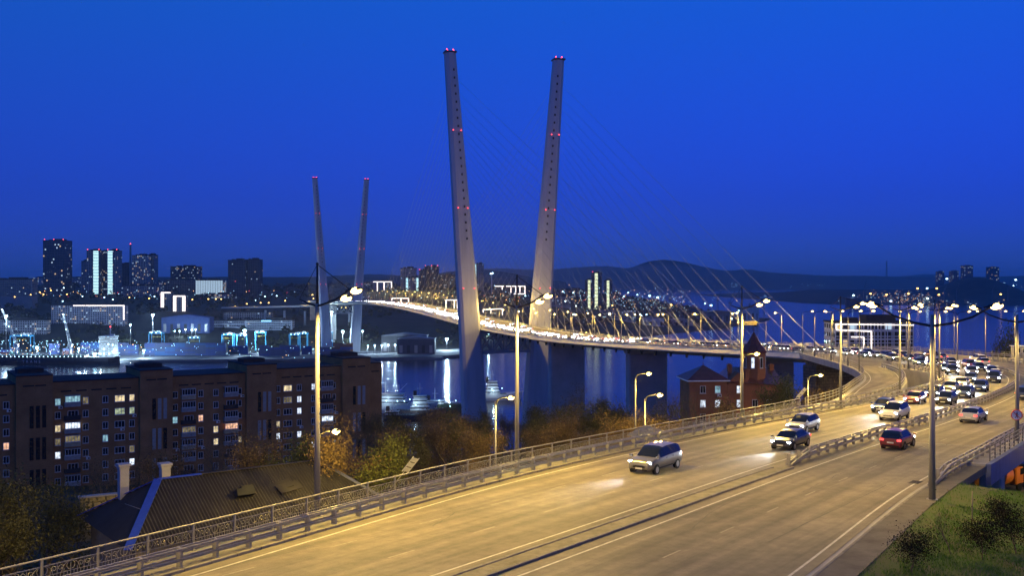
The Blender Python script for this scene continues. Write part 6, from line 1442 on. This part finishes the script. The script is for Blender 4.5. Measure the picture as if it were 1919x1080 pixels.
def lane(f,d,y):
    p,a=frame_at(f,d,y); return p+Vector((0,0,0.012)), a
r=random.Random(33); KN=['sedan','hatchback','suv']
near=[(68.5,-6.0,'suv',5,'grey off-roader with lit headlights below the foreground railing'),(80,-2.8,'sedan',2,'black sedan with lit headlights where the median guard rail starts'),
      (91,-6.2,'hatchback',1,'silver hatchback with lit headlights at the middle of the left carriageway'),(101,-2.8,'suv',0,'white off-roader with lit headlights before the bend'),(109,-6.0,'sedan',3,'dark blue sedan with lit headlights leaving the bend')]
for y,d,k,c,lab in near:
    p,a=lane(MD,d,y); car(p,a+math.pi,k,c,lab,beam=4200)
away=[(80,4.0,'hatchback',4,'dark red hatchback with red tail lights passing the median rail'),(99,4.0,'sedan',1,'silver sedan with red tail lights entering the bend'),(112,7.2,'hatchback',0,'white hatchback with red tail lights entering the bend'),(124,4.0,'suv',3,'dark blue off-roader with red tail lights, last before the right edge')]
for y,d,k,c,lab in away:
    p,a=lane(MD,d,y); car(p,a,k,c,lab)
# stream through the bend and over the bridge
y=117.0; i=0; nb_={-2.6:-1,-5.9:-1,-9.0:-1}
while y<266:
    for d in (-2.6,-5.9,-9.0):
        if r.random()<0.16: continue
        yy=y+r.uniform(-2.2,2.2); p,a=lane(MD,d,yy); c=r.randrange(6); k=r.choice(KN)
        if yy<196 and p.x<EL(yy)+2.2: continue
        nb_[d]+=1
        car(p,a+math.pi,k,c,'%s %s with headlights on, %s in the %s lane of the bend'%(PAINTS[c][0],k,ORD[nb_[d]],{-2.6:'median',-5.9:'middle',-9.0:'inner'}[d]),'oncoming cars in the bend',beam=2600 if i%2==0 else 0); i+=1
    y+=9.5
for n_,(yy,d) in enumerate(((205,4.0),(216,7.5),(228,4.2),(240,7.6),(252,4.2))):
    p,a=lane(MD,d,yy); car(p,a,r.choice(KN),r.randrange(6),'%s car with red tail lights on the far side of the bend'%ORD[n_],'receding cars in the far bend')
s=318.0; i=0
while s>-735:
    st=9.5 if s>0 else 11.5
    for lat in (-3.3,-6.7,-10.2):
        if r.random()<(0.16 if s>0 else 0.22): continue
        ss=s+r.uniform(-2.5,2.5); b=0
        if i%2==0: b=9000
        car(dk(ss,lat,0.02),math.atan2(AX.y,AX.x),r.choice(KN),r.randrange(6),'oncoming car with white headlights in the dense stream on the bridge','oncoming cars on the bridge',beam=b,simple=s<200); i+=1
    s-=st
s=300.0
while s>-735:
    for lat in (3.6,7.0):
        if r.random()<0.7: continue
        car(dk(s+r.uniform(-5,5),lat,0.02),math.atan2(-AX.y,-AX.x),r.choice(KN),r.randrange(6),'receding car with red tail lights on the far lanes of the bridge','receding cars on the bridge',simple=True)
    s-=24
# orange tanker under the viaduct
ORNG=mat('tanker_orange',(0.62,0.20,0.015),0.45,0.15,1.0,spec=0.5)
q=at(1882,893,112); tk=empty('tanker_truck',(q.x-1.0,q.y,q.z-2.0),R(40),'orange tanker truck parked under the right-hand viaduct','truck')
mb=MB(); mb.tube([(-3.0,0,2.0),(-2.8,0,2.0),(2.2,0,2.0),(2.4,0,2.0)],[0.9,1.15,1.15,0.9],18); mb.build('tank',ORNG,tk)
for x in (-1.6,0.6):
    mb=MB(); mb.cyl((x,0,3.05),0.35,0.22,12); mb.build('hatch',DARKST,tk)
mb=MB(); mb.box((0.8,0,0.75),(8.0,1.0,0.25)); mb.build('chassis',DARKST,tk)
mb=MB(); mb.box((3.7,0,1.75),(1.9,2.3,1.9),bev=0.12); mb.build('cab',ORNG,tk); mb=MB(); mb.box((4.2,0,2.2),(1.0,2.34,0.7)); mb.build('cab_windows',CGL,tk)
for x in (-2.2,-1.1,3.7):
    for sy in (-1,1):
        mb=MB(); mb.tube([(x,sy*1.0-0.14,0.5),(x,sy*1.0+0.14,0.5)],0.5,16); mb.build('wheel',TYRE,tk)
arm_lamp((63.5,106.0,tk.location.z-0.3),R(150),'street lamp on the lower road right of the viaduct',h=6.0,reach=1.5,rise=0.4,power=0,glow=1800,r0=0.09)
mb=MB(); mb.box((0.8,0,-0.05),(11,5,0.08)); 
tag(mb.build('lower_road',ASPH2,None,(tk.location.x,tk.location.y,tk.location.z),(0,0,R(40))),kind='structure')
# ---------------------------------------------------------------- evening haze
m=bpy.data.materials.new('haze'); m.use_nodes=True; nt=m.node_tree; nt.nodes.remove(nt.nodes['Principled BSDF'])
v=nt.nodes.new('ShaderNodeVolumePrincipled'); v.inputs['Color'].default_value=(0.80,0.86,1.0,1); v.inputs['Density'].default_value=6e-5; v.inputs['Anisotropy'].default_value=0.2
nt.links.new(v.outputs[0],nt.nodes['Material Output'].inputs['Volume'])
mb=MB(); mb.box((0,9500,122.5),(43000,19600,273)); hz=mb.build('haze',m); tag(hz,'thin blue evening haze over the bay','haze',kind='stuff')
hz.location=(0,0,0)
